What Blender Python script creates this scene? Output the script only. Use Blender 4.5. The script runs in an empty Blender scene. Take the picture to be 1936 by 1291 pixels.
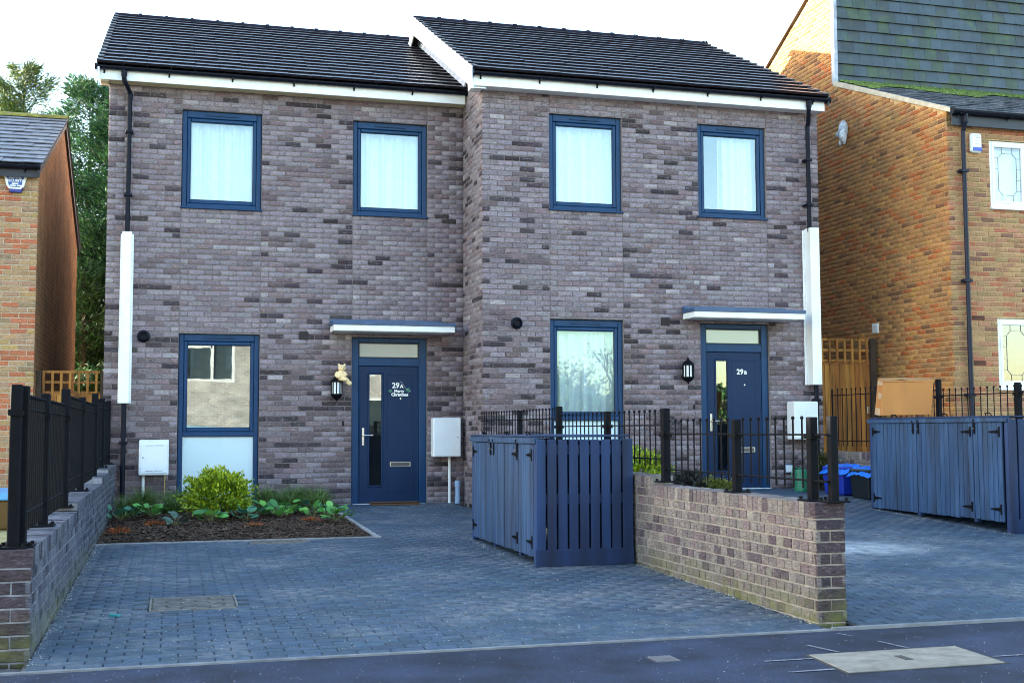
import bpy, math, random
import numpy as np
from mathutils import Matrix, Vector
rng = np.random.default_rng(29)
random.seed(29)
SC = bpy.context.scene
COL = SC.collection
R = math.radians

# ------------------------------------------------------------------ camera
def basis(yaw, pitch, roll):
    cy, sy, cp, sp = math.cos(yaw), math.sin(yaw), math.cos(pitch), math.sin(pitch)
    f = Vector((sy*cp, cy*cp, sp)); r = Vector((cy, -sy, 0)); u = r.cross(f)
    cr, sr = math.cos(roll), math.sin(roll)
    return r*cr + u*sr, u*cr - r*sr, f
CAM = Vector((-0.061, -17.855, 1.067))
cr_, cu_, cf_ = basis(R(15.64), R(4.16), R(-0.20))
cam = bpy.data.cameras.new('camera'); cam.sensor_width = 36.0; cam.lens = 2287/1936*36
cam.clip_start = 0.05; cam.clip_end = 2000
camo = bpy.data.objects.new('camera', cam); COL.objects.link(camo)
camo.matrix_world = Matrix(((cr_.x, cu_.x, -cf_.x, CAM.x), (cr_.y, cu_.y, -cf_.y, CAM.y), (cr_.z, cu_.z, -cf_.z, CAM.z), (0, 0, 0, 1)))
SC.camera = camo
# ------------------------------------------------------------------ sky and sun (low winter sun behind the houses, from the left)
TOSUN = Vector((-1.0, 0.5, 0.18)).normalized()
SUN_EL = math.asin(TOSUN.z)
world = bpy.data.worlds.new('World'); SC.world = world; world.use_nodes = True
wn = world.node_tree.nodes; wl = world.node_tree.links
bg = wn['Background']; sky = wn.new('ShaderNodeTexSky'); sky.sky_type = 'NISHITA'; sky.sun_disc = False
sky.sun_elevation = SUN_EL; sky.sun_rotation = math.atan2(TOSUN.x, TOSUN.y)
sky.air_density = 1.0; sky.dust_density = 1.0; sky.ozone_density = 1.2
wl.new(sky.outputs[0], bg.inputs[0]); bg.inputs[1].default_value = 0.15
sun = bpy.data.lights.new('sun', 'SUN'); sun.energy = 4.5; sun.angle = R(0.5); sun.color = (1.0, 0.90, 0.74)
suno = bpy.data.objects.new('sun', sun); COL.objects.link(suno)
suno.rotation_euler = (-TOSUN).to_track_quat('-Z', 'Y').to_euler()
SC.view_settings.view_transform = 'Standard'; SC.view_settings.look = 'None'
SC.view_settings.exposure = 3.1; SC.view_settings.gamma = 1.0; SC.view_settings.use_curve_mapping = False
SC.cycles.use_denoising = True; SC.cycles.pixel_filter_type = 'BLACKMAN_HARRIS'; SC.cycles.filter_width = 1.0; SC.cycles.sample_clamp_indirect = 6.0
SC.cycles.max_bounces = 6; SC.cycles.transparent_max_bounces = 12

# ------------------------------------------------------------------ materials
MATS = {}
def nt(name):
    m = bpy.data.materials.new(name); m.use_nodes = True
    return m, m.node_tree.nodes, m.node_tree.links, m.node_tree.nodes['Principled BSDF']
def mat(name, col, rough=0.6, metal=0.0, var=0.0, vscale=8.0, bump=0.0, bscale=60.0, spec=0.5, stretch=None, dirt=None, dscale=3.0, island=0.0):
    """plain colour + noise variation (var) + fine relief (bump) + optional blotches of a second colour (dirt=(colour, amount))"""
    if name in MATS: return MATS[name]
    m, n, l, b = nt(name)
    b.inputs['Roughness'].default_value = rough; b.inputs['Metallic'].default_value = metal
    b.inputs['Specular IOR Level'].default_value = spec
    c4 = (*col, 1.0)
    geo = n.new('ShaderNodeNewGeometry'); mp = n.new('ShaderNodeMapping'); l.new(geo.outputs['Position'], mp.inputs[0])
    if stretch: mp.inputs['Scale'].default_value = stretch
    out = None
    rgb = n.new('ShaderNodeRGB'); rgb.outputs[0].default_value = c4; out = rgb.outputs[0]
    if dirt:
        tx = n.new('ShaderNodeTexNoise'); tx.inputs['Scale'].default_value = dscale; tx.inputs['Detail'].default_value = 5; tx.inputs['Roughness'].default_value = 0.65
        l.new(mp.outputs[0], tx.inputs['Vector'])
        rp = n.new('ShaderNodeMapRange'); rp.inputs[1].default_value = 0.62-dirt[1]*0.4; rp.inputs[2].default_value = 0.72; l.new(tx.outputs[0], rp.inputs[0])
        mx = n.new('ShaderNodeMix'); mx.data_type = 'RGBA'; l.new(rp.outputs[0], mx.inputs[0]); l.new(out, mx.inputs[6]); mx.inputs[7].default_value = (*dirt[0], 1)
        out = mx.outputs[2]
    if var or island:
        hv = n.new('ShaderNodeHueSaturation'); l.new(out, hv.inputs['Color'])
        tx = n.new('ShaderNodeTexNoise'); tx.inputs['Scale'].default_value = vscale; tx.inputs['Detail'].default_value = 4
        l.new(mp.outputs[0], tx.inputs['Vector'])
        rp = n.new('ShaderNodeMapRange'); rp.inputs[1].default_value = 0.3; rp.inputs[2].default_value = 0.7; rp.inputs[3].default_value = 1-var; rp.inputs[4].default_value = 1+var
        l.new(tx.outputs[0], rp.inputs[0]); v = rp.outputs[0]
        if island:
            rp2 = n.new('ShaderNodeMapRange'); rp2.inputs[3].default_value = 1-island; rp2.inputs[4].default_value = 1+island
            l.new(geo.outputs['Random Per Island'], rp2.inputs[0])
            mu = n.new('ShaderNodeMath'); mu.operation = 'MULTIPLY'; l.new(v, mu.inputs[0]); l.new(rp2.outputs[0], mu.inputs[1]); v = mu.outputs[0]
        l.new(v, hv.inputs['Value']); out = hv.outputs[0]
    l.new(out, b.inputs['Base Color'])
    if bump:
        tx = n.new('ShaderNodeTexNoise'); tx.inputs['Scale'].default_value = bscale; tx.inputs['Detail'].default_value = 4; l.new(mp.outputs[0], tx.inputs['Vector'])
        bp = n.new('ShaderNodeBump'); bp.inputs['Strength'].default_value = bump; bp.inputs['Distance'].default_value = 0.004
        l.new(tx.outputs[0], bp.inputs['Height']); l.new(bp.outputs[0], b.inputs['Normal'])
    MATS[name] = m
    return m
def brick_mat(name, src, pale=(0.55, 0.52, 0.53), pale_amt=0.5, rough=0.85, crease=0.8, green=0.0, groundz=-9.0, stain=None):
    """src 'obj' reads the tone of each brick object, 'attr' the tone stored per brick in a joined mesh"""
    key = name+'_'+src
    if key in MATS: return MATS[key]
    m, n, l, b = nt(key); b.inputs['Roughness'].default_value = rough; b.inputs['Specular IOR Level'].default_value = 0.25
    if src == 'obj': s = n.new('ShaderNodeObjectInfo'); tone = s.outputs['Color']
    else: s = n.new('ShaderNodeAttribute'); s.attribute_name = 'tone'; tone = s.outputs['Color']
    geo = n.new('ShaderNodeNewGeometry'); mp = n.new('ShaderNodeMapping'); l.new(geo.outputs['Position'], mp.inputs[0]); mp.inputs['Scale'].default_value = (1, 1, 3.2)
    def noise(scale, detail, vec):
        t = n.new('ShaderNodeTexNoise'); t.inputs['Scale'].default_value = scale; t.inputs['Detail'].default_value = detail; t.inputs['Roughness'].default_value = 0.65
        l.new(vec, t.inputs['Vector']); return t.outputs[0]
    def rng_(x, a, b_, c, d):
        r = n.new('ShaderNodeMapRange'); l.new(x, r.inputs[0]); r.inputs[1].default_value = a; r.inputs[2].default_value = b_; r.inputs[3].default_value = c; r.inputs[4].default_value = d; return r.outputs[0]
    def mix(f, a, bcol, mode='MIX'):
        x = n.new('ShaderNodeMix'); x.data_type = 'RGBA'; x.blend_type = mode; l.new(f, x.inputs[0]); l.new(a, x.inputs[6])
        if isinstance(bcol, tuple): x.inputs[7].default_value = (*bcol, 1)
        else: l.new(bcol, x.inputs[7])
        return x.outputs[2]
    hv = n.new('ShaderNodeHueSaturation'); l.new(tone, hv.inputs['Color'])
    fine = n.new('ShaderNodeMath'); fine.operation = 'MULTIPLY'
    l.new(rng_(noise(30, 6, mp.outputs[0]), 0.32, 0.68, 0.55, 1.42), fine.inputs[0])
    mq = n.new('ShaderNodeMapping'); l.new(geo.outputs['Position'], mq.inputs[0]); mq.inputs['Scale'].default_value = (1, 1, 6.0)
    l.new(rng_(noise(17, 3, mq.outputs[0]), 0.36, 0.46, 0.62, 1.06), fine.inputs[1]); l.new(fine.outputs[0], hv.inputs['Value'])
    c = hv.outputs[0]
    # lime bloom in small irregular patches
    c = mix(rng_(noise(15, 6, mp.outputs[0]), 0.56, 0.74, 0.0, pale_amt), c, pale)
    if stain:
        c = mix(rng_(noise(1.1, 4, geo.outputs['Position']), 0.5, 0.7, 0.0, stain[1]), c, stain[0])
    if green:
        sx = n.new('ShaderNodeSeparateXYZ'); l.new(geo.outputs['Position'], sx.inputs[0])
        h = rng_(sx.outputs[2], groundz, groundz+0.28, 1.0, 0.0)
        ng = rng_(noise(7, 4, geo.outputs['Position']), 0.35, 0.6, 0.0, 1.0)
        mu = n.new('ShaderNodeMath'); mu.operation = 'MULTIPLY'; l.new(h, mu.inputs[0]); l.new(ng, mu.inputs[1])
        mu2 = n.new('ShaderNodeMath'); mu2.operation = 'MULTIPLY'; l.new(mu.outputs[0], mu2.inputs[0]); mu2.inputs[1].default_value = green
        c = mix(mu2.outputs[0], c, (0.13, 0.14, 0.04))
    l.new(c, b.inputs['Base Color'])
    bp = n.new('ShaderNodeBump'); bp.inputs['Strength'].default_value = crease; bp.inputs['Distance'].default_value = 0.006
    l.new(noise(38, 5, mp.outputs[0]), bp.inputs['Height']); l.new(bp.outputs[0], b.inputs['Normal'])
    MATS[key] = m
    return m
def glass_mat(name, tint=(0.8, 0.9, 1.0), refl=0.22, rough=0.0, through=None):
    """window glass: clear pane that mirrors its surroundings (a double glazed unit), or obscured when through is a colour"""
    if name in MATS: return MATS[name]
    m, n, l, b = nt(name); n.remove(b); o = n['Material Output']
    g = n.new('ShaderNodeBsdfGlossy'); g.inputs['Roughness'].default_value = rough; g.inputs['Color'].default_value = (*tint, 1)
    if through: t = n.new('ShaderNodeBsdfDiffuse'); t.inputs['Color'].default_value = (*through, 1)
    else: t = n.new('ShaderNodeBsdfTransparent'); t.inputs['Color'].default_value = (0.86, 0.93, 0.95, 1)
    fr = n.new('ShaderNodeFresnel'); fr.inputs['IOR'].default_value = 1.5
    mr = n.new('ShaderNodeMapRange'); mr.inputs[1].default_value = 0.04; mr.inputs[2].default_value = 1.0; mr.inputs[3].default_value = refl; mr.inputs[4].default_value = 1.0
    l.new(fr.outputs[0], mr.inputs[0])
    mx = n.new('ShaderNodeMixShader'); l.new(mr.outputs[0], mx.inputs[0]); l.new(t.outputs[0], mx.inputs[1]); l.new(g.outputs[0], mx.inputs[2]); l.new(mx.outputs[0], o.inputs[0])
    if not through:
        tx = n.new('ShaderNodeTexNoise'); tx.inputs['Scale'].default_value = 1.6; gg = n.new('ShaderNodeNewGeometry'); l.new(gg.outputs['Position'], tx.inputs['Vector'])
        bp = n.new('ShaderNodeBump'); bp.inputs['Strength'].default_value = 0.05; bp.inputs['Distance'].default_value = 0.01; l.new(tx.outputs[0], bp.inputs['Height']); l.new(bp.outputs[0], g.inputs['Normal'])
    MATS[name] = m
    return m

# ------------------------------------------------------------------ object helpers
def tag(o, label=None, cat=None, group=None, kind=None):
    if label: o['label'] = label
    if cat: o['category'] = cat
    if group: o['group'] = group
    if kind: o['kind'] = kind
    return o
def empty(name, loc=(0, 0, 0), label=None, cat=None, group=None, rz=0.0):
    o = bpy.data.objects.new(name, None); COL.objects.link(o); o.location = loc; o.rotation_euler = (0, 0, rz); o.empty_display_size = 0.1
    o.matrix_world = Matrix.LocRotScale(Vector(loc), Matrix.Rotation(rz, 3, 'Z').to_quaternion(), None)
    return tag(o, label, cat, group)
def adopt(o, parent):
    if parent is not None:
        o.parent = parent; o.matrix_parent_inverse = PINV.get(parent.name) or PINV.setdefault(parent.name, wmat(parent).inverted())
PINV = {}
def wmat(o):
    m = o.matrix_basis.copy()
    if o.parent: m = wmat(o.parent) @ o.matrix_parent_inverse @ m
    return m
def link(name, me, parent=None, mats=None, bevel=0.0, smooth=False, mw=None):
    if mats is not None and len(me.materials) == 0:
        for mm in (mats if isinstance(mats, (list, tuple)) else [mats]): me.materials.append(mm)
    o = bpy.data.objects.new(name, me); COL.objects.link(o)
    if mw is not None: o.matrix_basis = mw
    adopt(o, parent)
    if bevel:
        b = o.modifiers.new('bevel', 'BEVEL'); b.width = bevel; b.segments = 1; b.limit_method = 'ANGLE'; b.angle_limit = R(40)
    if smooth: me.polygons.foreach_set('use_smooth', [True]*len(me.polygons))
    return o
class MB:
    """collects shapes given in world coordinates; build() links them as ONE mesh object"""
    def __init__(s): s.v = []; s.f = []; s.m = []
    def add(s, vs, fs, mi=0):
        o = len(s.v); s.v += [tuple(p) for p in vs]; s.f += [tuple(i+o for i in f) for f in fs]; s.m += [mi]*len(fs); return s
    def box(s, x0, x1, y0, y1, z0, z1, mi=0):
        return s.add([(x0, y0, z0), (x1, y0, z0), (x1, y1, z0), (x0, y1, z0), (x0, y0, z1), (x1, y0, z1), (x1, y1, z1), (x0, y1, z1)],
                     [(0, 3, 2, 1), (4, 5, 6, 7), (0, 1, 5, 4), (1, 2, 6, 5), (2, 3, 7, 6), (3, 0, 4, 7)], mi)
    def hexa(s, pts, mi=0):
        return s.add(pts, [(0, 3, 2, 1), (4, 5, 6, 7), (0, 1, 5, 4), (1, 2, 6, 5), (2, 3, 7, 6), (3, 0, 4, 7)], mi)
    def quad(s, a, b, c, d, mi=0): return s.add([a, b, c, d], [(0, 1, 2, 3)], mi)
    def tube(s, pts, r, n=8, caps=True, mi=0):
        pts = [Vector(p) for p in pts]; k = len(pts); vs = []; fs = []
        rs = r if isinstance(r, (list, tuple)) else [r]*k
        for i, p in enumerate(pts):
            d = (pts[min(i+1, k-1)]-pts[max(i-1, 0)]).normalized()
            a = d.cross(Vector((0, 0, 1)) if abs(d.z) < 0.95 else Vector((0, 1, 0))).normalized(); b = d.cross(a)
            for j in range(n):
                t = 2*math.pi*(j+0.5)/n; vs.append(p+(a*math.cos(t)+b*math.sin(t))*rs[i])
        for i in range(k-1):
            for j in range(n):
                j2 = (j+1) % n; fs.append((i*n+j, i*n+j2, (i+1)*n+j2, (i+1)*n+j))
        if caps: fs.append(tuple(range(n))); fs.append(tuple((k-1)*n+j for j in reversed(range(n))))
        return s.add(vs, fs, mi)
    def ball(s, c, r, nu=8, nv=6, mi=0, sc=(1, 1, 1), rot=None):
        vs = []; fs = []
        for i in range(nv+1):
            ph = math.pi*i/nv
            for j in range(nu):
                th = 2*math.pi*j/nu; p = Vector((math.sin(ph)*math.cos(th)*sc[0], math.sin(ph)*math.sin(th)*sc[1], math.cos(ph)*sc[2]))*r
                if rot: p = rot @ p
                vs.append(p+Vector(c))
        for i in range(nv):
            for j in range(nu): j2 = (j+1) % nu; fs.append((i*nu+j, (i+1)*nu+j, (i+1)*nu+j2, i*nu+j2))
        return s.add(vs, fs, mi)
    def lathe(s, c, prof, n=12, mi=0, axis='z', a0=0.0, a1=2*math.pi):
        vs = []; fs = []; k = len(prof); full = abs(a1-a0-2*math.pi) < 1e-6; nn = n if full else n+1
        for r, h in prof:
            for j in range(nn):
                t = a0+(a1-a0)*j/n; q = (r*math.cos(t), r*math.sin(t), h)
                if axis == 'y': q = (q[0], h, q[1])
                vs.append((c[0]+q[0], c[1]+q[1], c[2]+q[2]))
        for i in range(k-1):
            for j in range(n):
                j2 = (j+1) % nn; fs.append((i*nn+j, i*nn+j2, (i+1)*nn+j2, (i+1)*nn+j))
        return s.add(vs, fs, mi)
    def ring(s, x0, x1, z0, z1, wl, wr, wb, wt, y0, y1, mi=0):
        """a rectangular frame in the XZ plane between y0 (front) and y1"""
        s.box(x0, x0+wl, y0, y1, z0, z1, mi); s.box(x1-wr, x1, y0, y1, z0, z1, mi)
        s.box(x0+wl, x1-wr, y0, y1, z0, z0+wb, mi); s.box(x0+wl, x1-wr, y0, y1, z1-wt, z1, mi); return s
    def mesh(s, name, mats):
        me = bpy.data.meshes.new(name); me.from_pydata(s.v, [], s.f)
        for mm in (mats if isinstance(mats, (list, tuple)) else [mats]): me.materials.append(mm)
        if any(s.m): me.polygons.foreach_set('material_index', s.m)
        me.update(); return me
    def build(s, name, mats, parent=None, bevel=0.0, smooth=False):
        return link(name, s.mesh(name, mats), parent, None, bevel, smooth)
def np_mesh(name, V, F, mats, attr=None, smooth=False):
    """fast mesh from arrays: V (n,3), F (m,k) all faces with k corners; attr = per-vertex colour (n,3)"""
    me = bpy.data.meshes.new(name); V = np.asarray(V, np.float32); F = np.asarray(F, np.int32); k = F.shape[1]
    me.vertices.add(len(V)); me.vertices.foreach_set('co', V.ravel())
    me.loops.add(F.size); me.loops.foreach_set('vertex_index', F.ravel())
    me.polygons.add(len(F)); me.polygons.foreach_set('loop_start', np.arange(0, F.size, k, dtype=np.int32))
    if smooth: me.polygons.foreach_set('use_smooth', np.ones(len(F), bool))
    for mm in (mats if isinstance(mats, (list, tuple)) else [mats]): me.materials.append(mm)
    if attr is not None:
        a = me.color_attributes.new('tone', 'FLOAT_COLOR', 'POINT'); c = np.ones((len(V), 4), np.float32); c[:, :3] = attr; a.data.foreach_set('color', c.ravel())
    me.update(calc_edges=True); me.validate(); return me
def textmesh(name, txt, size, mats, parent, mw, extrude=0.002, align='CENTER', bold=0.0):
    cu = bpy.data.curves.new(name, 'FONT'); cu.body = txt; cu.size = size; cu.extrude = extrude; cu.align_x = align; cu.offset = bold; cu.resolution_u = 3
    o = bpy.data.objects.new('tmp', cu); COL.objects.link(o); bpy.context.view_layer.update()
    me = bpy.data.meshes.new_from_object(o.evaluated_get(bpy.context.evaluated_depsgraph_get())); bpy.data.objects.remove(o); bpy.data.curves.remove(cu)
    me.materials.clear(); me.materials.append(mats)
    return link(name, me, parent, None, mw=mw)
def face_front(x, y, z): return Matrix.Translation((x, y, z)) @ Matrix.Rotation(R(90), 4, 'X')

# ------------------------------------------------------------------ bricks
BV = []
for k in range(6):
    rr = random.Random(100+k); j = lambda a: rr.uniform(-a, a)
    BV.append([(j(.0025), j(.002)) for _ in range(8)]+[j(.0015) for _ in range(4)])
def brick_geo(L, H, k, D=0.03, ch=0.004, P=0.0):
    """one brick: front face at y=-P, chamfered edges, body D deep; ragged outline by variant"""
    a, b = L/2, H/2; jj = BV[k % 6]; v = []
    for i, (sx, sz) in enumerate(((-1, -1), (1, -1), (1, 1), (-1, 1))): v.append((sx*(a-ch)+jj[i][0], -P+jj[8+i], sz*(b-ch)+jj[i][1]))
    for i, (sx, sz) in enumerate(((-1, -1), (1, -1), (1, 1), (-1, 1))): v.append((sx*a+jj[4+i][0]*.6, -P+ch+.001, sz*b+jj[4+i][1]*.6))
    for i, (sx, sz) in enumerate(((-1, -1), (1, -1), (1, 1), (-1, 1))): v.append((sx*a, -P+D, sz*b))
    f = [(0, 1, 2, 3)]
    for o in (0, 4):
        for i in range(4): f.append((o+i, o+4+i, o+4+(i+1) % 4, o+(i+1) % 4))
    return v, f
BMESH = {}
class Bricks:
    """collects bricks of one wall owner; the nearest 300 become objects, the rest one joined part"""
    def __init__(s, parent, mname, **kw): s.p = parent; s.items = []; s.mn = mname; s.kw = kw
    def brick(s, pos, theta, L, H, tone, D=0.03): s.items.append((pos, theta, round(L, 3), round(H, 3), tone, D))
    def zone(s, org, theta, width, z0, z1, tonefn, base, openings=(), stepfn=None, phase=0, unit_=.215):
        """stretcher bond field: org = point at u=0, theta = heading of the wall about Z (0 faces -Y)"""
        ct, st = math.cos(theta), math.sin(theta); k0 = int(math.floor((z0-base)/0.075)); k1 = int(math.ceil((z1-base)/0.075))
        for k in range(k0, k1):
            za, zb = base+k*0.075+0.005, base+(k+1)*0.075-0.005
            za, zb = max(za, z0), min(zb, z1)
            if zb-za < 0.018: continue
            u = 0.0; cells = []
            if (k+phase) % 2: cells.append((0.0, (unit_-.01)/2)); u = (unit_+.01)/2
            while u < width-0.02:
                e = min(u+unit_, width); cells.append((u, e)); u = e+0.01
            for a, b in cells:
                if b-a < 0.03: continue
                parts = [(a, b, za, zb)]
                for (o0, o1, p0, p1) in openings:
                    np_ = []
                    for (a_, b_, c_, d_) in parts:
                        if b_ <= o0 or a_ >= o1 or d_ <= p0 or c_ >= p1: np_.append((a_, b_, c_, d_)); continue
                        if c_ < p0-0.015: np_.append((a_, b_, c_, p0-0.004))
                        elif d_ > p1+0.015: np_.append((a_, b_, p1+0.004, d_))
                        if a_ < o0-0.03: np_.append((a_, o0-0.003, c_, d_))
                        if b_ > o1+0.03: np_.append((o1+0.003, b_, c_, d_))
                    parts = np_
                for (a_, b_, c_, d_) in parts:
                    um = (a_+b_)/2; zm = (c_+d_)/2
                    pos = (org[0]+ct*um, org[1]+st*um, zm)
                    if stepfn and not stepfn(pos): continue
                    s.brick(pos, theta, b_-a_, d_-c_, tonefn(um, zm, pos))
    def finish(s, n_obj=300, score=None, obj_name='brick'):
        mo = brick_mat(s.mn, 'obj', **s.kw); ma = brick_mat(s.mn, 'attr', **s.kw)
        def sc(it):
            p = it[0]; d = math.dist(p, CAM); nrm = (math.sin(it[1]), -math.cos(it[1])); v = ((CAM.x-p[0])/d, (CAM.y-p[1])/d)
            return max(0.0, nrm[0]*v[0]+nrm[1]*v[1])*it[2]*it[3]/d**2
        order = sorted(s.items, key=score or sc, reverse=True)
        PI_ = PINV.get(s.p.name) or PINV.setdefault(s.p.name, wmat(s.p).inverted())
        for i, (pos, th, L, H, tone, D) in enumerate(order[:n_obj]):
            key = (L, H, D, i % 6, s.mn)
            me = BMESH.get(key)
            if me is None:
                v, f = brick_geo(L, H, i, D); me = bpy.data.meshes.new(obj_name); me.from_pydata(v, [], f); me.materials.append(mo); BMESH[key] = me
            o = bpy.data.objects.new(obj_name, me); COL.objects.link(o)
            o.matrix_basis = Matrix.Translation(pos) @ Matrix.Rotation(th, 4, 'Z') @ Matrix.Translation((0, random.uniform(-.0022, .0022), 0))
            o.parent = s.p; o.matrix_parent_inverse = PI_; o.color = (*tone, 1)
        rest = order[n_obj:]
        if rest:
            V = []; F = []; T = []; off = 0
            for i, (pos, th, L, H, tone, D) in enumerate(rest):
                v, f = brick_geo(L, H, i*7+i//5, D); v = np.array(v); v[:, 1] += random.uniform(-.0022, .0022); c, sn = math.cos(th), math.sin(th)
                w = np.empty_like(v); w[:, 0] = v[:, 0]*c-v[:, 1]*sn+pos[0]; w[:, 1] = v[:, 0]*sn+v[:, 1]*c+pos[1]; w[:, 2] = v[:, 2]+pos[2]
                V.append(w); F += [[q+off for q in ff] for ff in f]; T.append(np.tile(tone, (12, 1))); off += 12
            o = link('brickwork', np_mesh('brickwork', np.concatenate(V), F, ma, np.concatenate(T)), s.p); o['kind'] = 'stuff'
def jit(c, a=0.12):
    k = 1+random.uniform(-a, a); return tuple(max(0.01, x*k*(1+random.uniform(-a*.25, a*.25))) for x in c)
def pick(opts):
    r = random.random()*sum(o[0] for o in opts)
    for w, c in opts:
        r -= w
        if r <= 0: return jit(c)
    return jit(opts[-1][1])
def holed_wall(mb, u0, u1, z0, z1, openings, P, nrm_depth, mi=0):
    """rectangle with rectangular holes, P(u,z,d) -> world point, reveals nrm_depth deep"""
    us = sorted({u0, u1, *[min(max(o[i], u0), u1) for o in openings for i in (0, 1)]}); zs = sorted({z0, z1, *[min(max(o[i], z0), z1) for o in openings for i in (2, 3)]})
    for a, b in zip(us, us[1:]):
        for c, d in zip(zs, zs[1:]):
            um, zm = (a+b)/2, (c+d)/2
            if any(o[0] < um < o[1] and o[2] < zm < o[3] for o in openings): continue
            mb.quad(P(a, c, 0), P(b, c, 0), P(b, d, 0), P(a, d, 0), mi)
    for (a, b, c, d) in openings:
        t = nrm_depth
        mb.quad(P(a, c, 0), P(a, d, 0), P(a, d, t), P(a, c, t), mi); mb.quad(P(b, d, 0), P(b, c, 0), P(b, c, t), P(b, d, t), mi)
        mb.quad(P(a, d, 0), P(b, d, 0), P(b, d, t), P(a, d, t), mi); mb.quad(P(b, c, 0), P(a, c, 0), P(a, c, t), P(b, c, t), mi)

# ------------------------------------------------------------------ shared materials
M_FRAME = mat('frame_paint', (0.005, 0.038, 0.108), 0.45, var=0.12, vscale=5, spec=0.25)
M_DOOR = mat('door_paint', (0.005, 0.022, 0.068), 0.5, var=0.12, vscale=3, spec=0.2, bump=0.25, bscale=25, stretch=(1, 1, 0.25))
M_BLACK = mat('black_metal', (0.0035, 0.0042, 0.007), 0.6, var=0.3, vscale=30, spec=0.1)
M_PIPE = mat('black_pvc', (0.004, 0.006, 0.014), 0.5, var=0.15, spec=0.15)
M_WHITE = mat('white_upvc', (0.78, 0.80, 0.80), 0.4, var=0.05, vscale=4, dirt=((0.66, 0.65, 0.60), 0.15), dscale=1.6)
M_MWHITE = mat('meter_box_white', (0.70, 0.74, 0.78), 0.45, var=0.05, vscale=4, dirt=((0.62, 0.64, 0.65), 0.15), dscale=2.0)
M_CREAM = mat('cream_soffit', (0.62, 0.52, 0.34), 0.6, var=0.1)
M_CHROME = mat('brushed_steel', (0.62, 0.62, 0.60), 0.28, metal=1.0, var=0.1)
M_LEAD = mat('lead_sheet', (0.34, 0.37, 0.44), 0.55, var=0.25, vscale=6)
M_TILE = mat('roof_tile', (0.075, 0.068, 0.076), 0.33, var=0.35, vscale=4, bump=0.25, bscale=90, spec=0.5)
M_TILEE = mat('tile_edge_dark', (0.013, 0.011, 0.015), 0.8, var=0.3, vscale=14, spec=0.03)
M_MORTAR = mat('mortar', (0.205, 0.172, 0.172), 0.95, var=0.22, vscale=18, bump=0.6, bscale=180)
M_DARK = mat('dark_void', (0.01, 0.01, 0.012), 0.9)
M_ROOM = mat('room_plaster', (0.32, 0.34, 0.36), 0.9, var=0.1)
M_CURT = mat('curtain_voile', (0.82, 0.87, 0.90), 0.9, var=0.06, vscale=9)
M_GLASS = glass_mat('window_glass', (0.82, 0.95, 1.0), 0.185)
M_GLASSG = glass_mat('window_glass_ground', (0.86, 0.97, 1.0), 0.18)
M_FROST = glass_mat('frosted_glass', (0.8, 0.92, 1.0), 0.12, 0.35, through=(0.48, 0.62, 0.70))
M_RUBBER = mat('gasket_rubber', (0.008, 0.008, 0.01), 0.6)
M_NUM = mat('numeral_silver', (0.86, 0.86, 0.84), 0.35, var=0.05)

# ------------------------------------------------------------------ ground, road, pavement
def gA(y): return -0.02+0.0178*y
def gB(y): return 0.17+0.039*(y+1.2)
M_EARTH = mat('earth_ground', (0.06, 0.055, 0.04), 0.95, var=0.3, vscale=1.0, dirt=((0.05, 0.08, 0.03), 0.5), dscale=0.6)
M_ASPH = mat('footway_asphalt', (0.014, 0.020, 0.040), 0.75, var=0.45, vscale=3.2, bump=1.0, bscale=260, dirt=((0.021, 0.030, 0.060), 0.5), dscale=0.9, spec=0.3)
M_ROAD = mat('road_asphalt', (0.05, 0.05, 0.055), 0.85, var=0.2, vscale=2, bump=0.8, bscale=200)
g = MB(); g.quad((-500, -500, -0.42), (500, -500, -0.42), (500, 500, -0.42), (-500, 500, -0.42)); tag(g.build('ground', M_EARTH), kind='structure')
def speckle(m, amt=.55, scale=230, pat=0.6):
    n, l = m.node_tree.nodes, m.node_tree.links; b = n['Principled BSDF']; src = b.inputs['Base Color'].links[0].from_socket
    geo = n.new('ShaderNodeNewGeometry'); hv = n.new('ShaderNodeHueSaturation'); l.new(src, hv.inputs['Color'])
    v = n.new('ShaderNodeTexVoronoi'); v.inputs['Scale'].default_value = scale; l.new(geo.outputs['Position'], v.inputs['Vector'])
    sp = n.new('ShaderNodeSeparateColor'); l.new(v.outputs['Color'], sp.inputs[0])
    mr = n.new('ShaderNodeMapRange'); mr.inputs[3].default_value = 1-amt; mr.inputs[4].default_value = 1+amt*1.6; l.new(sp.outputs[0], mr.inputs[0]); l.new(mr.outputs[0], hv.inputs['Value']); l.new(hv.outputs[0], b.inputs['Base Color'])
speckle(M_ASPH); speckle(M_ROAD)
g = MB(); g.box(-60, 60, -13.4, -10.86, -0.6, -0.222); pav = tag(g.build('pavement', M_ASPH), kind='structure')
g = MB(); g.box(-60, 60, -20.4, -13.56, -0.6, -0.345); tag(g.build('road', M_ROAD), kind='structure')
M_KERB = mat('concrete_kerb', (0.36, 0.35, 0.33), 0.85, var=0.2, vscale=6, bump=0.4, bscale=120)
g = MB(); g.box(-60, 60, -13.555, -13.405, -0.6, -0.218); tag(g.build('kerb', M_KERB), kind='structure')
g = MB(); g.box(-60, 60, -20.56, -20.405, -0.6, -0.22); tag(g.build('kerb_opposite', M_KERB), kind='structure')
g = MB(); g.box(-60, 60, -24.4, -20.565, -0.6, -0.225); tag(g.build('pavement_opposite', M_ASPH), kind='structure')
g = MB(); g.quad((-60, 0.2, -0.12), (60, 0.2, -0.12), (60, 60, -0.1), (-60, 60, -0.1)); tag(g.build('back_gardens', mat('garden_turf', (0.05, 0.09, 0.03), 0.95, var=0.4, vscale=3, bump=1.0, bscale=60)), kind='structure')
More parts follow.
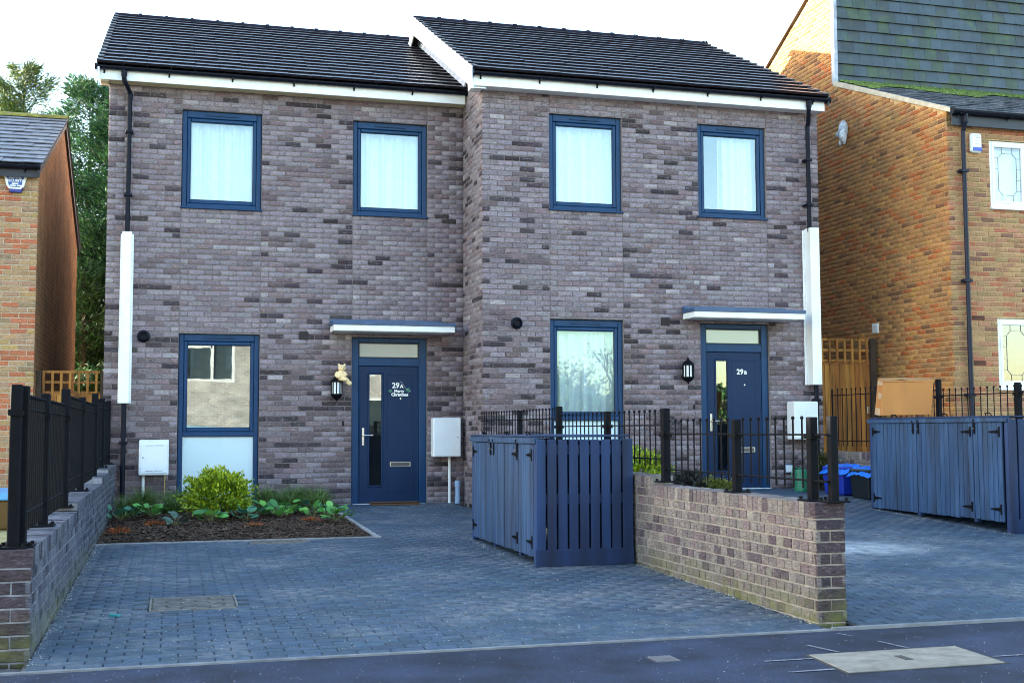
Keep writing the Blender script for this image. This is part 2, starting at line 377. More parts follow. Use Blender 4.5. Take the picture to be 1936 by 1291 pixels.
g = MB(); g.hexa([(-60, -10.84, -0.5), (-1.035, -10.84, -0.5), (-1.035, 0.3, -0.5), (-60, 0.3, -0.5), (-60, -10.84, -0.19), (-1.035, -10.84, -0.19), (-1.035, 0.3, -0.02), (-60, 0.3, -0.02)])
tag(g.build('forecourt_left', mat('buff_slabs', (0.44, 0.36, 0.16), 0.9, var=0.25, vscale=5, bump=0.5, bscale=90)), kind='structure')
g = MB(); g.hexa([(9.83, -10.84, -0.5), (60, -10.84, -0.5), (60, -1.0, -0.5), (9.83, -1.0, -0.5), (9.83, -10.84, -0.2), (60, -10.84, -0.2), (60, -1.0, 0.2), (9.83, -1.0, 0.2)])
tag(g.build('forecourt_right', mat('grey_concrete', (0.22, 0.21, 0.20), 0.9, var=0.2, vscale=3)), kind='structure')
g = MB(); g.hexa([(9.57, -1.0, -0.5), (11.2, -1.0, -0.5), (11.2, 8, -0.5), (9.57, 8, -0.5), (9.57, -1.0, 0.2), (11.2, -1.0, 0.2), (11.2, 8, 0.2), (9.57, 8, 0.2)])
tag(g.build('side_path', MATS['grey_concrete']), kind='structure')

# ------------------------------------------------------------------ block paved driveways
M_BED = mat('paving_sand', (0.03, 0.032, 0.036), 0.95, var=0.4, vscale=12, bump=0.6, bscale=200, dirt=((0.22, 0.21, 0.18), 0.25), dscale=7)
def paver_mat(src):
    m, n, l, b = nt('paver_'+src); b.inputs['Roughness'].default_value = 0.62; b.inputs['Specular IOR Level'].default_value = 0.35
    if src == 'obj': s = n.new('ShaderNodeObjectInfo')
    else: s = n.new('ShaderNodeAttribute'); s.attribute_name = 'tone'
    geo = n.new('ShaderNodeNewGeometry')
    def noise(sc, d, rough=0.6):
        t = n.new('ShaderNodeTexNoise'); t.inputs['Scale'].default_value = sc; t.inputs['Detail'].default_value = d; t.inputs['Roughness'].default_value = rough; l.new(geo.outputs['Position'], t.inputs['Vector']); return t.outputs[0]
    def mr(x, a, b_, c, d):
        r = n.new('ShaderNodeMapRange'); l.new(x, r.inputs[0]); r.inputs[1].default_value = a; r.inputs[2].default_value = b_; r.inputs[3].default_value = c; r.inputs[4].default_value = d; return r.outputs[0]
    hv = n.new('ShaderNodeHueSaturation'); l.new(s.outputs['Color'], hv.inputs['Color']); l.new(mr(noise(45, 4), 0.3, 0.7, 0.7, 1.3), hv.inputs['Value'])
    mu = n.new('ShaderNodeMath'); mu.operation = 'MULTIPLY'; l.new(mr(noise(0.9, 5, .7), 0.46, 0.66, 0.05, 1), mu.inputs[0]); l.new(mr(noise(11, 6, .78), 0.40, 0.64, 0.0, 0.95), mu.inputs[1])
    mx = n.new('ShaderNodeMix'); mx.data_type = 'RGBA'; l.new(mu.outputs[0], mx.inputs[0]); l.new(hv.outputs[0], mx.inputs[6]); mx.inputs[7].default_value = (0.22, 0.22, 0.225, 1)
    # soft-edged pale patch on the right hand drive
    pos = n.new('ShaderNodeVectorMath'); pos.operation = 'DISTANCE'; mpx = n.new('ShaderNodeMapping'); l.new(geo.outputs['Position'], mpx.inputs[0]); mpx.inputs['Scale'].default_value = (0.6, 0.75, 1); l.new(mpx.outputs[0], pos.inputs[0]); pos.inputs[1].default_value = (6.15*0.6, -7.45*0.75, -0.1)
    mu2 = n.new('ShaderNodeMath'); mu2.operation = 'MULTIPLY'; l.new(mr(pos.outputs['Value'], 0.15, 0.62, 1.0, 0.0), mu2.inputs[0]); l.new(mr(noise(4, 6, .75), 0.35, 0.6, 0.0, 0.85), mu2.inputs[1])
    mx2 = n.new('ShaderNodeMix'); mx2.data_type = 'RGBA'; l.new(mu2.outputs[0], mx2.inputs[0]); l.new(mx.outputs[2], mx2.inputs[6]); mx2.inputs[7].default_value = (0.45, 0.46, 0.47, 1)
    l.new(mx2.outputs[2], b.inputs['Base Color'])
    bp = n.new('ShaderNodeBump'); bp.inputs['Strength'].default_value = 0.5; bp.inputs['Distance'].default_value = 0.003; l.new(noise(220, 3), bp.inputs['Height']); l.new(bp.outputs[0], b.inputs['Normal'])
    return m
PM_O, PM_A = paver_mat('obj'), paver_mat('attr')
def paver_geo(L, W, ch=0.006, D=0.03):
    a, b = L/2, W/2
    v = [(-a+ch, -b+ch, 0), (a-ch, -b+ch, 0), (a-ch, b-ch, 0), (-a+ch, b-ch, 0), (-a, -b, -ch), (a, -b, -ch), (a, b, -ch), (-a, b, -ch), (-a, -b, -D), (a, -b, -D), (a, b, -D), (-a, b, -D)]
    f = [(0, 1, 2, 3)]
    for o in (0, 4):
        for i in range(4): f.append((o+i, o+4+i, o+4+(i+1) % 4, o+(i+1) % 4))
    return v, f
def pave(name, x0, x1, y0, y1, gz, skip, tone0):
    bed = MB(); ys = np.linspace(y0, y1, 3)
    for a, b in zip(ys, ys[1:]): bed.quad((x0-.02, a, gz(a)-.011), (x1+.02, a, gz(a)-.011), (x1+.02, b, gz(b)-.011), (x0-.02, b, gz(b)-.011))
    root = tag(bed.build(name, M_BED), kind='structure'); items = []
    slope = math.atan2(gz(y1)-gz(y0), y1-y0); k = 0; y = y0
    while y < y1-0.03:
        W = min(0.1, y1-y); x = x0-(0.1 if k % 2 else 0.0)
        while x < x1-0.02:
            a, b = max(x, x0), min(x+0.2, x1); xm, ym = (a+b)/2, y+W/2
            if b-a > 0.03 and not skip(xm, ym): items.append((xm, ym, round(b-a-.006, 3), round(W-.007, 3)))
            x += 0.2
        y += 0.1; k += 1
    items.sort(key=lambda t: math.dist((t[0], t[1], 0), CAM)+(6 if t[0] > 4.5 and t[1] > -6 else 0))
    V = []; F = []; T = []; off = 0; cache = {}; wob = lambda x, y: 0.006*math.sin(x*2.1+1)*math.sin(y*1.3)
    for i, (x, y, L, W) in enumerate(items):
        tone = jit(tone0, 0.2); z = gz(y)+wob(x, y)*.5+random.uniform(-.0018, .0018); tilt = Matrix.Rotation(slope+random.uniform(-.006, .006), 4, 'X') @ Matrix.Rotation(random.uniform(-.005, .005), 4, 'Y') @ Matrix.Rotation(random.uniform(-.008, .008), 4, 'Z')
        M = Matrix.Translation((x, y, z)) @ tilt
        if i < 300:
            me = cache.get((L, W))
            if me is None: v, f = paver_geo(L, W); me = bpy.data.meshes.new('paver'); me.from_pydata(v, [], f); me.materials.append(PM_O); cache[(L, W)] = me
            o = link('paver', me, root, mw=M); o.color = (*tone, 1)
        else:
            v, f = paver_geo(L, W); w = np.array(v) @ np.array(M.to_3x3()).T+np.array(M.translation); V.append(w); F += [[q+off for q in ff] for ff in f]; T.append(np.tile(tone, (12, 1))); off += 12
    o = link('block_paving', np_mesh('block_paving', np.concatenate(V), F, PM_A, np.concatenate(T)), root); o['kind'] = 'stuff'
    return root
BEDX, BEDY = 2.10, -4.55
COVER1 = (-0.2, 0.41, -8.98, -8.40); COVER2 = (0.74, 1.36, -4.86, -4.62)
def skipA(x, y):
    if x < BEDX+0.02 and y > BEDY-0.03: return True
    for c in (COVER1, COVER2):
        if c[0]-.01 < x < c[1]+.01 and c[2]-.01 < y < c[3]+.01: return True
    return False
pave('driveway_left', -0.81, 4.02, -10.81, -0.01, gA, skipA, (0.042, 0.070, 0.106))
def skipB(x, y): return x < 7.05 and y > -3.9
pave('driveway_right', 4.25, 9.58, -10.81, -1.215, gB, skipB, (0.042, 0.070, 0.106))
M_EDGE = mat('edging_concrete', (0.17, 0.18, 0.195), 0.85, var=0.25, vscale=9, bump=0.4, bscale=140)
e = MB(); e.box(-1.0, 4.03, -10.858, -10.815, -0.5, -0.212); e.box(4.03, 9.6, -10.858, -10.815, -0.5, -0.203); tag(e.build('drive_edging', M_EDGE), kind='structure')

# ------------------------------------------------------------------ the two new houses
LIGHT = (0.232, 0.192, 0.214); MID = (0.186, 0.149, 0.168); DARK = (0.054, 0.041, 0.049); ROSE = (0.192, 0.138, 0.150); PALE = (0.31, 0.27, 0.285)
DUSK = (0.130, 0.096, 0.104); RUN = [0]
def jl(c): return jit(c, .07)
def tone_house(panel):
    def f(u, z, pos):
        low = z < 2.35  # ground floor: browner brick mix, with shade put into the tone too
        # darker bricks often lie two or three in a row
        dk = 0.30 if RUN[0] else (0.115 if low else 0.085)
        if panel: return pick([(0.62, LIGHT), (0.2, MID), (0.05, PALE), (0.09, ROSE), (0.015, DARK)])
        RUN[0] = random.random() < dk
        if RUN[0]: return jit(DARK, .3)
        if low: return pick([(0.22, LIGHT), (0.36, MID), (0.30, DUSK), (0.15, ROSE), (0.02, PALE)])
        return pick([(0.50, LIGHT), (0.26, MID), (0.09, DUSK), (0.12, ROSE), (0.03, PALE)])
    return f
TH_P, TH_W = tone_house(True), tone_house(False)
KW = dict(pale=(0.52, 0.47, 0.47), pale_amt=0.5, crease=1.0)
def room(parent, x0, x1, z0, z1, y):
    m = MB(); a, b, c, d, e = x0-.5, x1+.5, y, y+2.2, 0
    zt, zb = z1+.25, z0-.3
    m.quad((a, d, zb), (b, d, zb), (b, d, zt), (a, d, zt)); m.quad((a, c, zb), (a, d, zb), (a, d, zt), (a, c, zt)); m.quad((b, c, zb), (b, d, zb), (b, d, zt), (b, c, zt))
    m.quad((a, c, zb), (b, c, zb), (b, d, zb), (a, d, zb)); m.quad((a, c, zt), (b, c, zt), (b, d, zt), (a, d, zt))
    m.ring(a, b, zb, zt, x0-a, b-x1, z0-zb, zt-z1, c, c+.004)
    m.build('room', M_ROOM, parent)
def curtain(parent, x0, x1, z0, z1, y, waves=7, amp=0.025, name='curtain'):
    n = 60; V = []; F = []
    ph = random.random()*6
    for i in range(n+1):
        t = i/n; x = x0+(x1-x0)*t; yy = y+amp*(math.sin(t*waves*6.28+ph)+0.4*math.sin(t*waves*2.3*6.28))
        V += [(x, yy, z0), (x, y+0.6*(yy-y), z1)]
    for i in range(n): F.append((2*i, 2*i+2, 2*i+3, 2*i+1))
    link(name, np_mesh(name, V, F, M_CURT, smooth=True), parent)
def window(h, x0, x1, z0, z1, Y, curt=(0, 1), glass=M_GLASS, split=None):
    """a recessed casement: frame, sash, gasket, pane, trickle vent, sill, curtain"""
    x0 += .004; x1 -= .004; z1 -= .006
    m = MB(); fy = Y+.05
    zb = z0
    if split: m.box(x0+.065, x1-.065, fy, fy+.075, split-.035, split+.035)
    m.ring(x0, x1, z0, z1, .068, .068, .075, .10, fy, fy+.075)
    w = m.build('window', M_FRAME, h, bevel=.008)
    s = MB(); sz0 = (split+.035) if split else z0+.075
    s.ring(x0+.068, x1-.068, sz0, z1-.10, .052, .052, .058, .056, fy+.014, fy+.07); s.build('sash', M_FRAME, w, bevel=.012)
    gx0, gx1, gz0, gz1 = x0+.12, x1-.12, sz0+.058, z1-.156
    q = MB(); q.ring(gx0-.006, gx1+.006, gz0-.006, gz1+.006, .012, .012, .012, .012, fy+.03, fy+.045); q.build('gasket', M_RUBBER, w)
    q = MB(); q.quad((gx0, fy+.042, gz0), (gx1, fy+.042, gz0), (gx1, fy+.042, gz1), (gx0, fy+.042, gz1)); q.build('pane', glass, w)
    q = MB(); c = (x0+x1)/2; q.box(c-.23, c+.23, fy-.014, fy+.002, z1-.064, z1-.034); q.build('trickle_vent', M_FRAME, w, bevel=.004); q = MB(); q.box(c-.2, c+.2, fy-.0155, fy-.013, z1-.052, z1-.046); q.build('vent_slot', M_RUBBER, w)
    if not split:
        q = MB(); q.hexa([(x0-.012, Y-.035, z0-.014), (x1+.012, Y-.035, z0-.014), (x1+.012, fy+.03, z0-.014), (x0-.012, fy+.03, z0-.014), (x0-.012, Y-.035, z0+.012), (x1+.012, Y-.035, z0+.012), (x1+.012, fy+.03, z0+.03), (x0-.012, fy+.03, z0+.03)]); q.build('sill', M_FRAME, w, bevel=.005)
    if split:
        q = MB(); q.ring(x0+.062, x1-.062, z0+.07, split-.03, .008, .008, .008, .008, fy+.03, fy+.045); q.build('gasket', M_RUBBER, w)
        q = MB(); q.quad((x0+.068, fy+.04, z0+.075), (x1-.068, fy+.04, z0+.075), (x1-.068, fy+.04, split-.035), (x0+.068, fy+.04, split-.035)); q.build('frosted_pane', M_FROST, w)
    W = gx1-gx0
    if curt: curtain(w, gx0-.05+curt[0]*W, gx0+.05+curt[1]*W, gz0-.06, gz1+.06, fy+.2, waves=random.choice((4, 5, 6)), amp=.06)
    room(h, x0+.02, x1-.02, z0+.02, z1-.02, fy+.075)
    return w
def front_door(h, x0, x1, z0, z1, Y, num, letter):
    x0 += .004; x1 -= .004; z1 -= .006; fy = Y+.05; fan = z1-.345
    m = MB(); m.box(x0, x0+.105, fy, fy+.09, z0, z1); m.box(x1-.105, x1, fy, fy+.09, z0, z1); m.box(x0+.105, x1-.105, fy, fy+.09, z1-.07, z1); m.box(x0+.105, x1-.105, fy, fy+.09, fan-.075, fan+.045)
    m.box(x0+.108, x0+.128, fy+.02, fy+.085, z0, fan-.075); m.box(x1-.128, x1-.108, fy+.02, fy+.085, z0, fan-.075)
    fr = m.build('door_frame', M_FRAME, h, bevel=.007)
    q = MB(); q.ring(x0+.105, x1-.105, fan+.045, z1-.07, .016, .016, .016, .016, fy+.02, fy+.06); q.build('gasket', M_RUBBER, fr)
    q = MB(); q.quad((x0+.118, fy+.045, fan+.055), (x1-.118, fy+.045, fan+.055), (x1-.118, fy+.045, z1-.08), (x0+.118, fy+.045, z1-.08)); q.build('fanlight_pane', glass_mat('fanlight_glass', (.9, .97, 1), .09, .12, through=(.17, .215, .215)), fr)
    q = MB(); q.box(x0+.02, x1-.02, Y-.03, fy+.06, z0-.03, z0+.012); q.build('threshold', M_WHITE, fr, bevel=.004)
    # leaf
    dx0, dx1, dz0, dz1, dy = x0+.13, x1-.13, z0+.022, fan-.082, fy+.022
    sx0, sx1, sz0, sz1 = dx0+.135, dx0+.33, z0+.27, z0+1.93
    m = MB(); m.ring(dx0, dx1, dz0, dz1, sx0-dx0, dx1-sx1, sz0-dz0, dz1-sz1, dy, dy+.045)
    d = m.build('door', M_DOOR, h)
    q = MB(); q.ring(sx0-.022, sx1+.022, sz0-.022, sz1+.022, .03, .03, .03, .03, dy-.014, dy+.03); q.build('glazing_bead', M_DOOR, d, bevel=.009)
    q = MB(); q.quad((sx0+.006, dy+.012, sz0+.006), (sx1-.006, dy+.012, sz0+.006), (sx1-.006, dy+.012, sz1-.006), (sx0+.006, dy+.012, sz1-.006)); q.build('glazed_strip', M_GLASSG, d)
    q = MB(); q.ring(sx1+.07, dx1-.075, z0+.18, dz1-.12, .012, .012, .012, .012, dy-.004, dy+.004); q.build('panel_moulding', M_DOOR, d, bevel=.003)
    q = MB(); hx, hz = dx0+.048, z0+1.0; q.box(hx-.017, hx+.017, dy-.012, dy, hz-.13, hz+.13); q.tube([(hx, dy-.01, hz+.02), (hx, dy-.055, hz+.02), (hx+.02, dy-.06, hz+.02), (hx+.14, dy-.06, hz+.018)], .0105, 8); q.tube([(hx, dy-.02, hz-.06), (hx, dy, hz-.06)], .012, 8); q.build('handle', M_CHROME, d, bevel=.004)
    lx, lz = (sx1+dx1)/2+.01, z0+.585
    q = MB(); q.ring(lx-.155, lx+.155, lz-.035, lz+.04, .012, .012, .01, .014, dy-.014, dy); pl = q.build('letter_plate', M_CHROME, d, bevel=.003)
    q = MB(); q.box(lx-.143, lx+.143, dy-.008, dy+.002, lz-.025, lz+.026); q.build('letter_flap', mat('flap_steel', (.10, .10, .11), .35, metal=.8), pl)
    nz = z0+1.725
    textmesh('door_number', num, .112, M_NUM, d, face_front(sx1+.205, dy-.006, nz), .004, bold=.0025)
    textmesh('door_number', letter, .075, M_NUM, d, face_front(sx1+.295, dy-.006, nz), .004, bold=.0025)
    q = MB(); q.tube([(lx, dy-.008, nz-.16), (lx, dy+.002, nz-.16)], .011, 8); q.build('spyhole', M_CHROME, d)
    room(h, x0+.02, x1-.02, z0+.02, z1-.02, fy+.09)
    return d, dy
def gutter(h, x0, x1, y, z, r=.058):
    m = MB(); n = 8; V = []; F = []
    for x in (x0, x1):
        for i in range(n+1):
            t = math.pi*i/n; V.append((x, y-r*math.cos(t), z-r*math.sin(t)))
        for i in range(n+1):
            t = math.pi*i/n; V.append((x, y-(r-.006)*math.cos(t), z-(r-.006)*math.sin(t)))
    k = 2*(n+1)
    for i in range(n): F += [(i, i+1, k+i+1, k+i), (n+1+i, k+n+1+i, k+n+2+i, n+2+i)]
    F += [(0, k, k+n+1, n+1), (n, 2*n+1, k+2*n+1, k+n)]
    m.add(V, F); m.add([(x0, y-r*math.cos(math.pi*i/n), z-r*math.sin(math.pi*i/n)) for i in range(n+1)], [tuple(range(n+1))]); m.add([(x1, y-r*math.cos(math.pi*i/n), z-r*math.sin(math.pi*i/n)) for i in range(n+1)], [tuple(range(n+1))])
    for xx in (x0+.005, x1-.005): m.tube([(xx-.012, y, z-.012), (xx+.012, y, z-.012)], r*1.06, 10)
    gt = m.build('gutter', M_PIPE, h)
    x = x0+.12
    while x < x1:
        b = MB(); b.box(x-.012, x+.012, y-r-.006, y+r+.02, z-r-.012, z-r+.004); b.box(x-.012, x+.012, y+r-.004, y+r+.012, z-r-.045, z-r); b.build('gutter_bracket', M_PIPE, gt); x += .88
    return gt
TILEME = {}
def roof(h, x0, x1, ye, ze, yr, zr, yb, capL, capR, rows=17):
    """pitched roof: deck, front tiles one by one, ridge tiles, verge caps"""
    L = math.hypot(yr-ye, zr-ze); pit = math.atan2(zr-ze, yr-ye); gau = L/rows
    S = lambda d, up=0.0: (ye+d*math.cos(pit)-up*math.sin(pit), ze+d*math.sin(pit)+up*math.cos(pit))
    m = MB(); zb = ze
    (ya, za), (yc, zc) = S(0.02, -.03), (yr, zr-.03)
    m.quad((x0+.02, ya, za), (x1-.02, ya, za), (x1-.02, yc, zc), (x0+.02, yc, zc)); m.quad((x0+.02, yc, zc), (x1-.02, yc, zc), (x1-.02, yb, zb), (x0+.02, yb, zb))
    rf = m.build('roof', M_TILE, h)
    n = int(round((x1-x0)/.335)); w = (x1-x0)/n
    key = (round(w, 4), round(gau, 4))
    if key not in TILEME:
        l = gau+.07; a = w/2-.002; v = [(-a, 0, .020), (a, 0, .020), (a, l, 0), (-a, l, 0), (-a, 0, .058), (a, 0, .058), (a, l, .022), (-a, l, .022)]
        me = bpy.data.meshes.new('tile'); me.from_pydata(v, [], [(0, 3, 2, 1), (4, 5, 6, 7), (0, 1, 5, 4), (1, 2, 6, 5), (2, 3, 7, 6), (3, 0, 4, 7)]); me.materials.append(M_TILE); me.materials.append(M_TILEE); me.polygons[2].material_index = 1; TILEME[key] = me
    rot = Matrix.Rotation(pit, 4, 'X')
    for r in range(rows):
        for c in range(n):
            y, z = S(r*gau); M = Matrix.Translation((x0+(c+.5)*w+random.uniform(-.001, .001), y, z+random.uniform(-.003, .003))) @ rot @ Matrix.Rotation(random.uniform(-.004, .004), 4, 'Y')
            link('tile', TILEME[key], rf, mw=M)
        for sx, cm in ((x0, capL), (x1, capR)):
            if cm is None: continue
            q = MB(); (y0, z0), (y1, z1) = S(r*gau-.015), S((r+1)*gau+.012); s = -1 if sx == x0 else 1; t = .012*s; hh = .12; lift = .064
            q.hexa([(sx, y0, z0-hh), (sx+t, y0, z0-hh), (sx+t, y1, z1-hh), (sx, y1, z1-hh), (sx, y0, z0+lift+.012), (sx+t, y0, z0+lift+.012), (sx+t, y1, z1+.028), (sx, y1, z1+.028)])
            q.hexa([(sx-.07*s, y0, z0+lift), (sx+t, y0, z0+lift), (sx+t, y1, z1+.03), (sx-.07*s, y1, z1+.03), (sx-.07*s, y0, z0+lift+.014), (sx+t, y0, z0+lift+.014), (sx+t, y1, z1+.044), (sx-.07*s, y1, z1+.044)], 1)
            q.build('verge_cap', [cm, M_TILE], rf)
    k = int(round((x1-x0)/.46)); w = (x1-x0)/k
    for i in range(k):
        q = MB(); xa, xb = x0+i*w, x0+(i+1)*w
        q.lathe((0, 0, 0), [(0.105, xa+.004), (0.105, xb-.02)], 8, axis='z', a0=0, a1=math.pi)
        q.lathe((0, 0, 0), [(0.125, xb-.035), (0.125, xb+.012)], 8, axis='z', a0=0, a1=math.pi)
        q.v = [(p[2], yr+p[0]*1.15, zr-.015+p[1]*.8) for p in q.v]; q.build('ridge_tile', mat('ridge_tile_dark', (.016, .014, .024), .7, var=.3, spec=.1), rf)
    return rf, S, pit
def shell(h, x0, x1, yf, yb, zb, ze, yr, zr, m):
    b = MB()
    for x in (x0, x1): b.add([(x, yf, zb), (x, yb, zb), (x, yb, ze), (x, yr, zr), (x, yf, ze)], [(0, 1, 2, 3, 4)])
    b.quad((x0, yb, zb), (x1, yb, zb), (x1, yb, ze), (x0, yb, ze)); b.build('rear_wall', m, h)

def canopy(h, x0, x1, Y, zt):
    """flat door canopy: white fascia box, grey membrane with upstand"""
    m = MB(); m.box(x0, x1, Y-.44, Y-.008, zt-.20, zt-.115); c = m.build('canopy', M_WHITE, h, bevel=.004)
    m = MB(); m.box(x0-.012, x1+.012, Y-.455, Y-.008, zt-.113, zt-.062); m.box(x0-.008, x1-.11, Y-.06, Y-.008, zt-.06, zt+.0); m.hexa([(x0, Y-.2, zt-.06), (x1-.1, Y-.2, zt-.06), (x1-.1, Y-.06, zt-.06), (x0, Y-.06, zt-.06), (x0, Y-.2, zt-.058), (x1-.1, Y-.2, zt-.058), (x1-.1, Y-.06, zt-.03), (x0, Y-.06, zt-.03)])
    m.build('canopy_cover', mat('canopy_membrane', (.035, .075, .16), .5, var=.2, vscale=5), c, bevel=.006)
    m = MB(); m.box(x0+.06, x1-.1, Y-.40, Y-.01, zt-.206, zt-.2005); m.build('canopy_soffit', M_WHITE, c)
    return c
def flue(h, x, y, z):
    m = MB(); m.lathe((x, 0, z), [(.088, y), (.088, y-.012), (.062, y-.03), (.06, y-.10), (.05, y-.105), (.044, y-.06), (.0, y-.06)], 20, axis='y'); m.build('flue_terminal', M_PIPE, h)
def airbrick(h, x, y, z, w=.135, hh=.12):
    m = MB(); m.box(x-w/2, x+w/2, y-.008, y+.01, z-hh/2, z+hh/2)
    v = m.build('wall_vent', mat('vent_brown', (.022, .014, .016), .7), h)
    for i in range(5): q = MB(); zz = z-hh/2+.014+i*(hh-.02)/5; q.box(x-w/2+.01, x+w/2-.01, y-.014, y-.006, zz, zz+.01); q.build('louvre', MATS['vent_brown'], v)

# ---- house on the left (number with letter A)
AX0, AX1 = -1.0075, 4.1675
hA = empty('house', (1.58, 0, -.02), 'dark grey brick house with door 29A, bear on its wall lantern', 'house', 'pair of new grey brick houses')
opA = [(0, 1.135, 4.27, 5.705), (2.475, 3.61, 4.27, 5.705), (0, 1.135, 0.02, 2.455), (2.475, 3.61, -.03, 2.445)]
m = MB(); holed_wall(m, AX0, AX1, -.3, 6.05, opA, lambda u, z, d: (u, .010+d, z), .11); m.build('wall', M_MORTAR, hA)
bk = Bricks(hA, 'house_brick', **KW)
for (a, w, fn, ph) in ((AX0, 1.0025, TH_W, 0), (.01, 1.115, TH_P, 0), (1.14, 1.33, TH_W, 0), (2.485, 1.115, TH_P, 0), (3.615, .5525, TH_W, 1)):
    bk.zone((a, 0, 0), 0.0, w, -.08, 6.03, fn, -.08, [(o[0]-a, o[1]-a, o[2], o[3]) for o in opA], phase=ph)
bk.finish(300)
shell(hA, AX0+.002, AX1, .007, 8.3, -.3, 6.05, 4.15, 8.2, M_MORTAR)
window(hA, *opA[0], 0, (0, 1)); window(hA, *opA[1], 0, (0, 1)); window(hA, *opA[2], 0, None, M_GLASSG, split=1.015)
doorA, dyA = front_door(hA, *opA[3], 0, '29', 'A')
M_CAPD = mat('verge_dark', (.03, .045, .055), .5, var=.2); M_CAPL = mat('verge_grey', (.11, .17, .26), .5, var=.12)
rfA, SA, pitA = roof(hA, -1.16, 4.15, -.29, 6.195, 4.15, 8.36, 8.59, M_CAPD, None)
m = MB(); m.box(-1.13, 4.15, -.225, -.20, 6.0, 6.2); m.build('fascia', M_WHITE, hA, bevel=.003)
m = MB(); m.box(-1.125, 4.16, -.199, -.006, 6.004, 6.014); m.build('soffit', M_CREAM, hA)
m = MB(); m.box(-1.128, AX0-.002, -.199, .05, 5.985, 6.18); m.build('eaves_box', M_CREAM, hA, bevel=.004)
gutter(hA, -1.19, 4.16, -.275, 6.175, .046)
m = MB(); (y0, z0), (y1, z1) = SA(-.1, -.12), SA(4.99, -.12)
m.hexa([(-1.155, y0, z0-.09), (-1.13, y0, z0-.09), (-1.13, y1, z1-.09), (-1.155, y1, z1-.09), (-1.155, y0, z0+.1), (-1.13, y0, z0+.1), (-1.13, y1, z1+.1), (-1.155, y1, z1+.1)]); m.build('bargeboard', M_WHITE, hA)
m = MB(); m.tube([(-.80, -.285, 6.11), (-.80, -.285, 6.02), (-.795, -.27, 5.98), (-.73, -.10, 5.87), (-.725, -.075, 5.83), (-.725, -.075, 3.8)], .034, 10); m.tube([(-.725, -.075, 1.5), (-.725, -.075, -.03)], .034, 10)
m.tube([(-.80, -.285, 6.125), (-.80, -.285, 6.05)], .042, 10); m.tube([(-.725, -.075, 5.86), (-.725, -.075, 5.78)], .041, 10)
dp = m.build('downpipe', M_PIPE, hA, smooth=False)
for z in (5.3, 4.4, .9): q = MB(); q.box(-.725-.055, -.725+.055, -.118, -.004, z-.02, z+.02); q.build('pipe_clip', M_PIPE, dp, bevel=.006)
m = MB(); m.box(-.79, -.66, -.125, -.004, 1.45, 3.87); m.box(-.815, -.635, -.016, -.004, 1.45, 3.85); pc = m.build('pipe_cover', M_WHITE, hA, bevel=.006)
for z in np.linspace(1.52, 3.8, 8):
    for x in (-.802, -.648): q = MB(); q.tube([(x, -.02, z), (x, -.014, z)], .008, 6); q.build('screw', M_CHROME, pc)
canopy(hA, 2.15, 3.94, 0, 2.70); flue(hA, -.48, 0, 2.40); airbrick(hA, 1.765, 0, 2.45)
m = MB(); m.box(2.335, 2.36, -.02, -.003, 1.13, 1.2); m.build('door_bell', M_PIPE, hA, bevel=.004); 
airbrick(hA, 1.30, 0, .13, .215, .14)
# lead along the junction with the taller-looking neighbour
m = MB(); (y0, z0), (y1, z1) = SA(.05, .05), SA(4.99, .05)
m.hexa([(4.12, y0, z0), (4.150, y0, z0), (4.150, y1, z1), (4.12, y1, z1), (4.145, y0, z0+.13), (4.153, y0, z0+.13), (4.153, y1, z1+.13), (4.145, y1, z1+.13)]); m.build('lead_flashing', M_LEAD, hA)

# ---- house on the right (number with letter B), standing 1.2 m forward
BY = -1.205; BX0, BX1 = 4.1675, 9.565
hB = empty('house', (6.87, BY, .17), 'grey brick house with door 29B, standing forward of its twin, dark tiled roof', 'house', 'pair of new grey brick houses')
opB = [(5.175, 6.31, 4.262, 5.69), (7.5375, 8.6725, 4.262, 5.69), (5.175, 6.31, .24, 2.665), (7.5375, 8.6725, .165, 2.65)]
m = MB(); holed_wall(m, BX0+.007, BX1-.007, -.3, 6.03, opB, lambda u, z, d: (u, BY+.010+d, z), .11)
m.quad((BX0+.007, BY+.007, -.3), (BX0+.007, .2, -.3), (BX0+.007, .2, 6.03), (BX0+.007, BY+.007, 6.03)); m.build('wall', M_MORTAR, hB)
bk = Bricks(hB, 'house_brick', **KW)
for (a, w, fn, ph) in ((BX0, 1.0025, TH_W, 0), (5.185, 1.115, TH_P, 0), (6.315, 1.2175, TH_W, 0), (7.5475, 1.115, TH_P, 0), (8.6775, .8875, TH_W, 1)):
    bk.zone((a, BY, 0), 0.0, w, -.08, 6.0, fn, -.08, [(o[0]-a, o[1]-a, o[2], o[3]) for o in opB], phase=ph)
bk.zone((BX0, 0.0, 0), R(-90), -BY-.004, -.08, 6.03, TH_W, -.08, phase=1)
bk.finish(300)
shell(hB, BX0+.002, BX1-.002, BY+.007, 7.1, -.3, 6.02, 2.95, 8.2, M_MORTAR)
window(hB, *opB[0], BY, (0, 1)); window(hB, *opB[1], BY, (.42, 1)); window(hB, *opB[2], BY, (0, 1), glass_mat('window_glass_pale', (.66, .93, 1.0), .13), split=1.225)
doorB, dyB = front_door(hB, *opB[3], BY, '29', 'B')
rfB, SB, pitB = roof(hB, 3.955, 9.60, BY-.29, 6.155, 2.95, 8.36, 7.4, M_CAPL, M_CAPD)
m = MB(); m.box(3.985, 9.575, BY-.225, BY-.20, 5.955, 6.16); m.build('fascia', M_WHITE, hB, bevel=.003)
m = MB(); m.box(3.985, 9.57, BY-.199, BY-.006, 5.96, 5.97); m.build('soffit', M_WHITE, hB)
m = MB(); m.box(3.985, BX0-.004, BY-.199, BY+.12, 5.955, 6.12); m.build('eaves_box', M_WHITE, hB, bevel=.004)
gutter(hB, 3.965, 9.635, BY-.275, 6.135, .046)
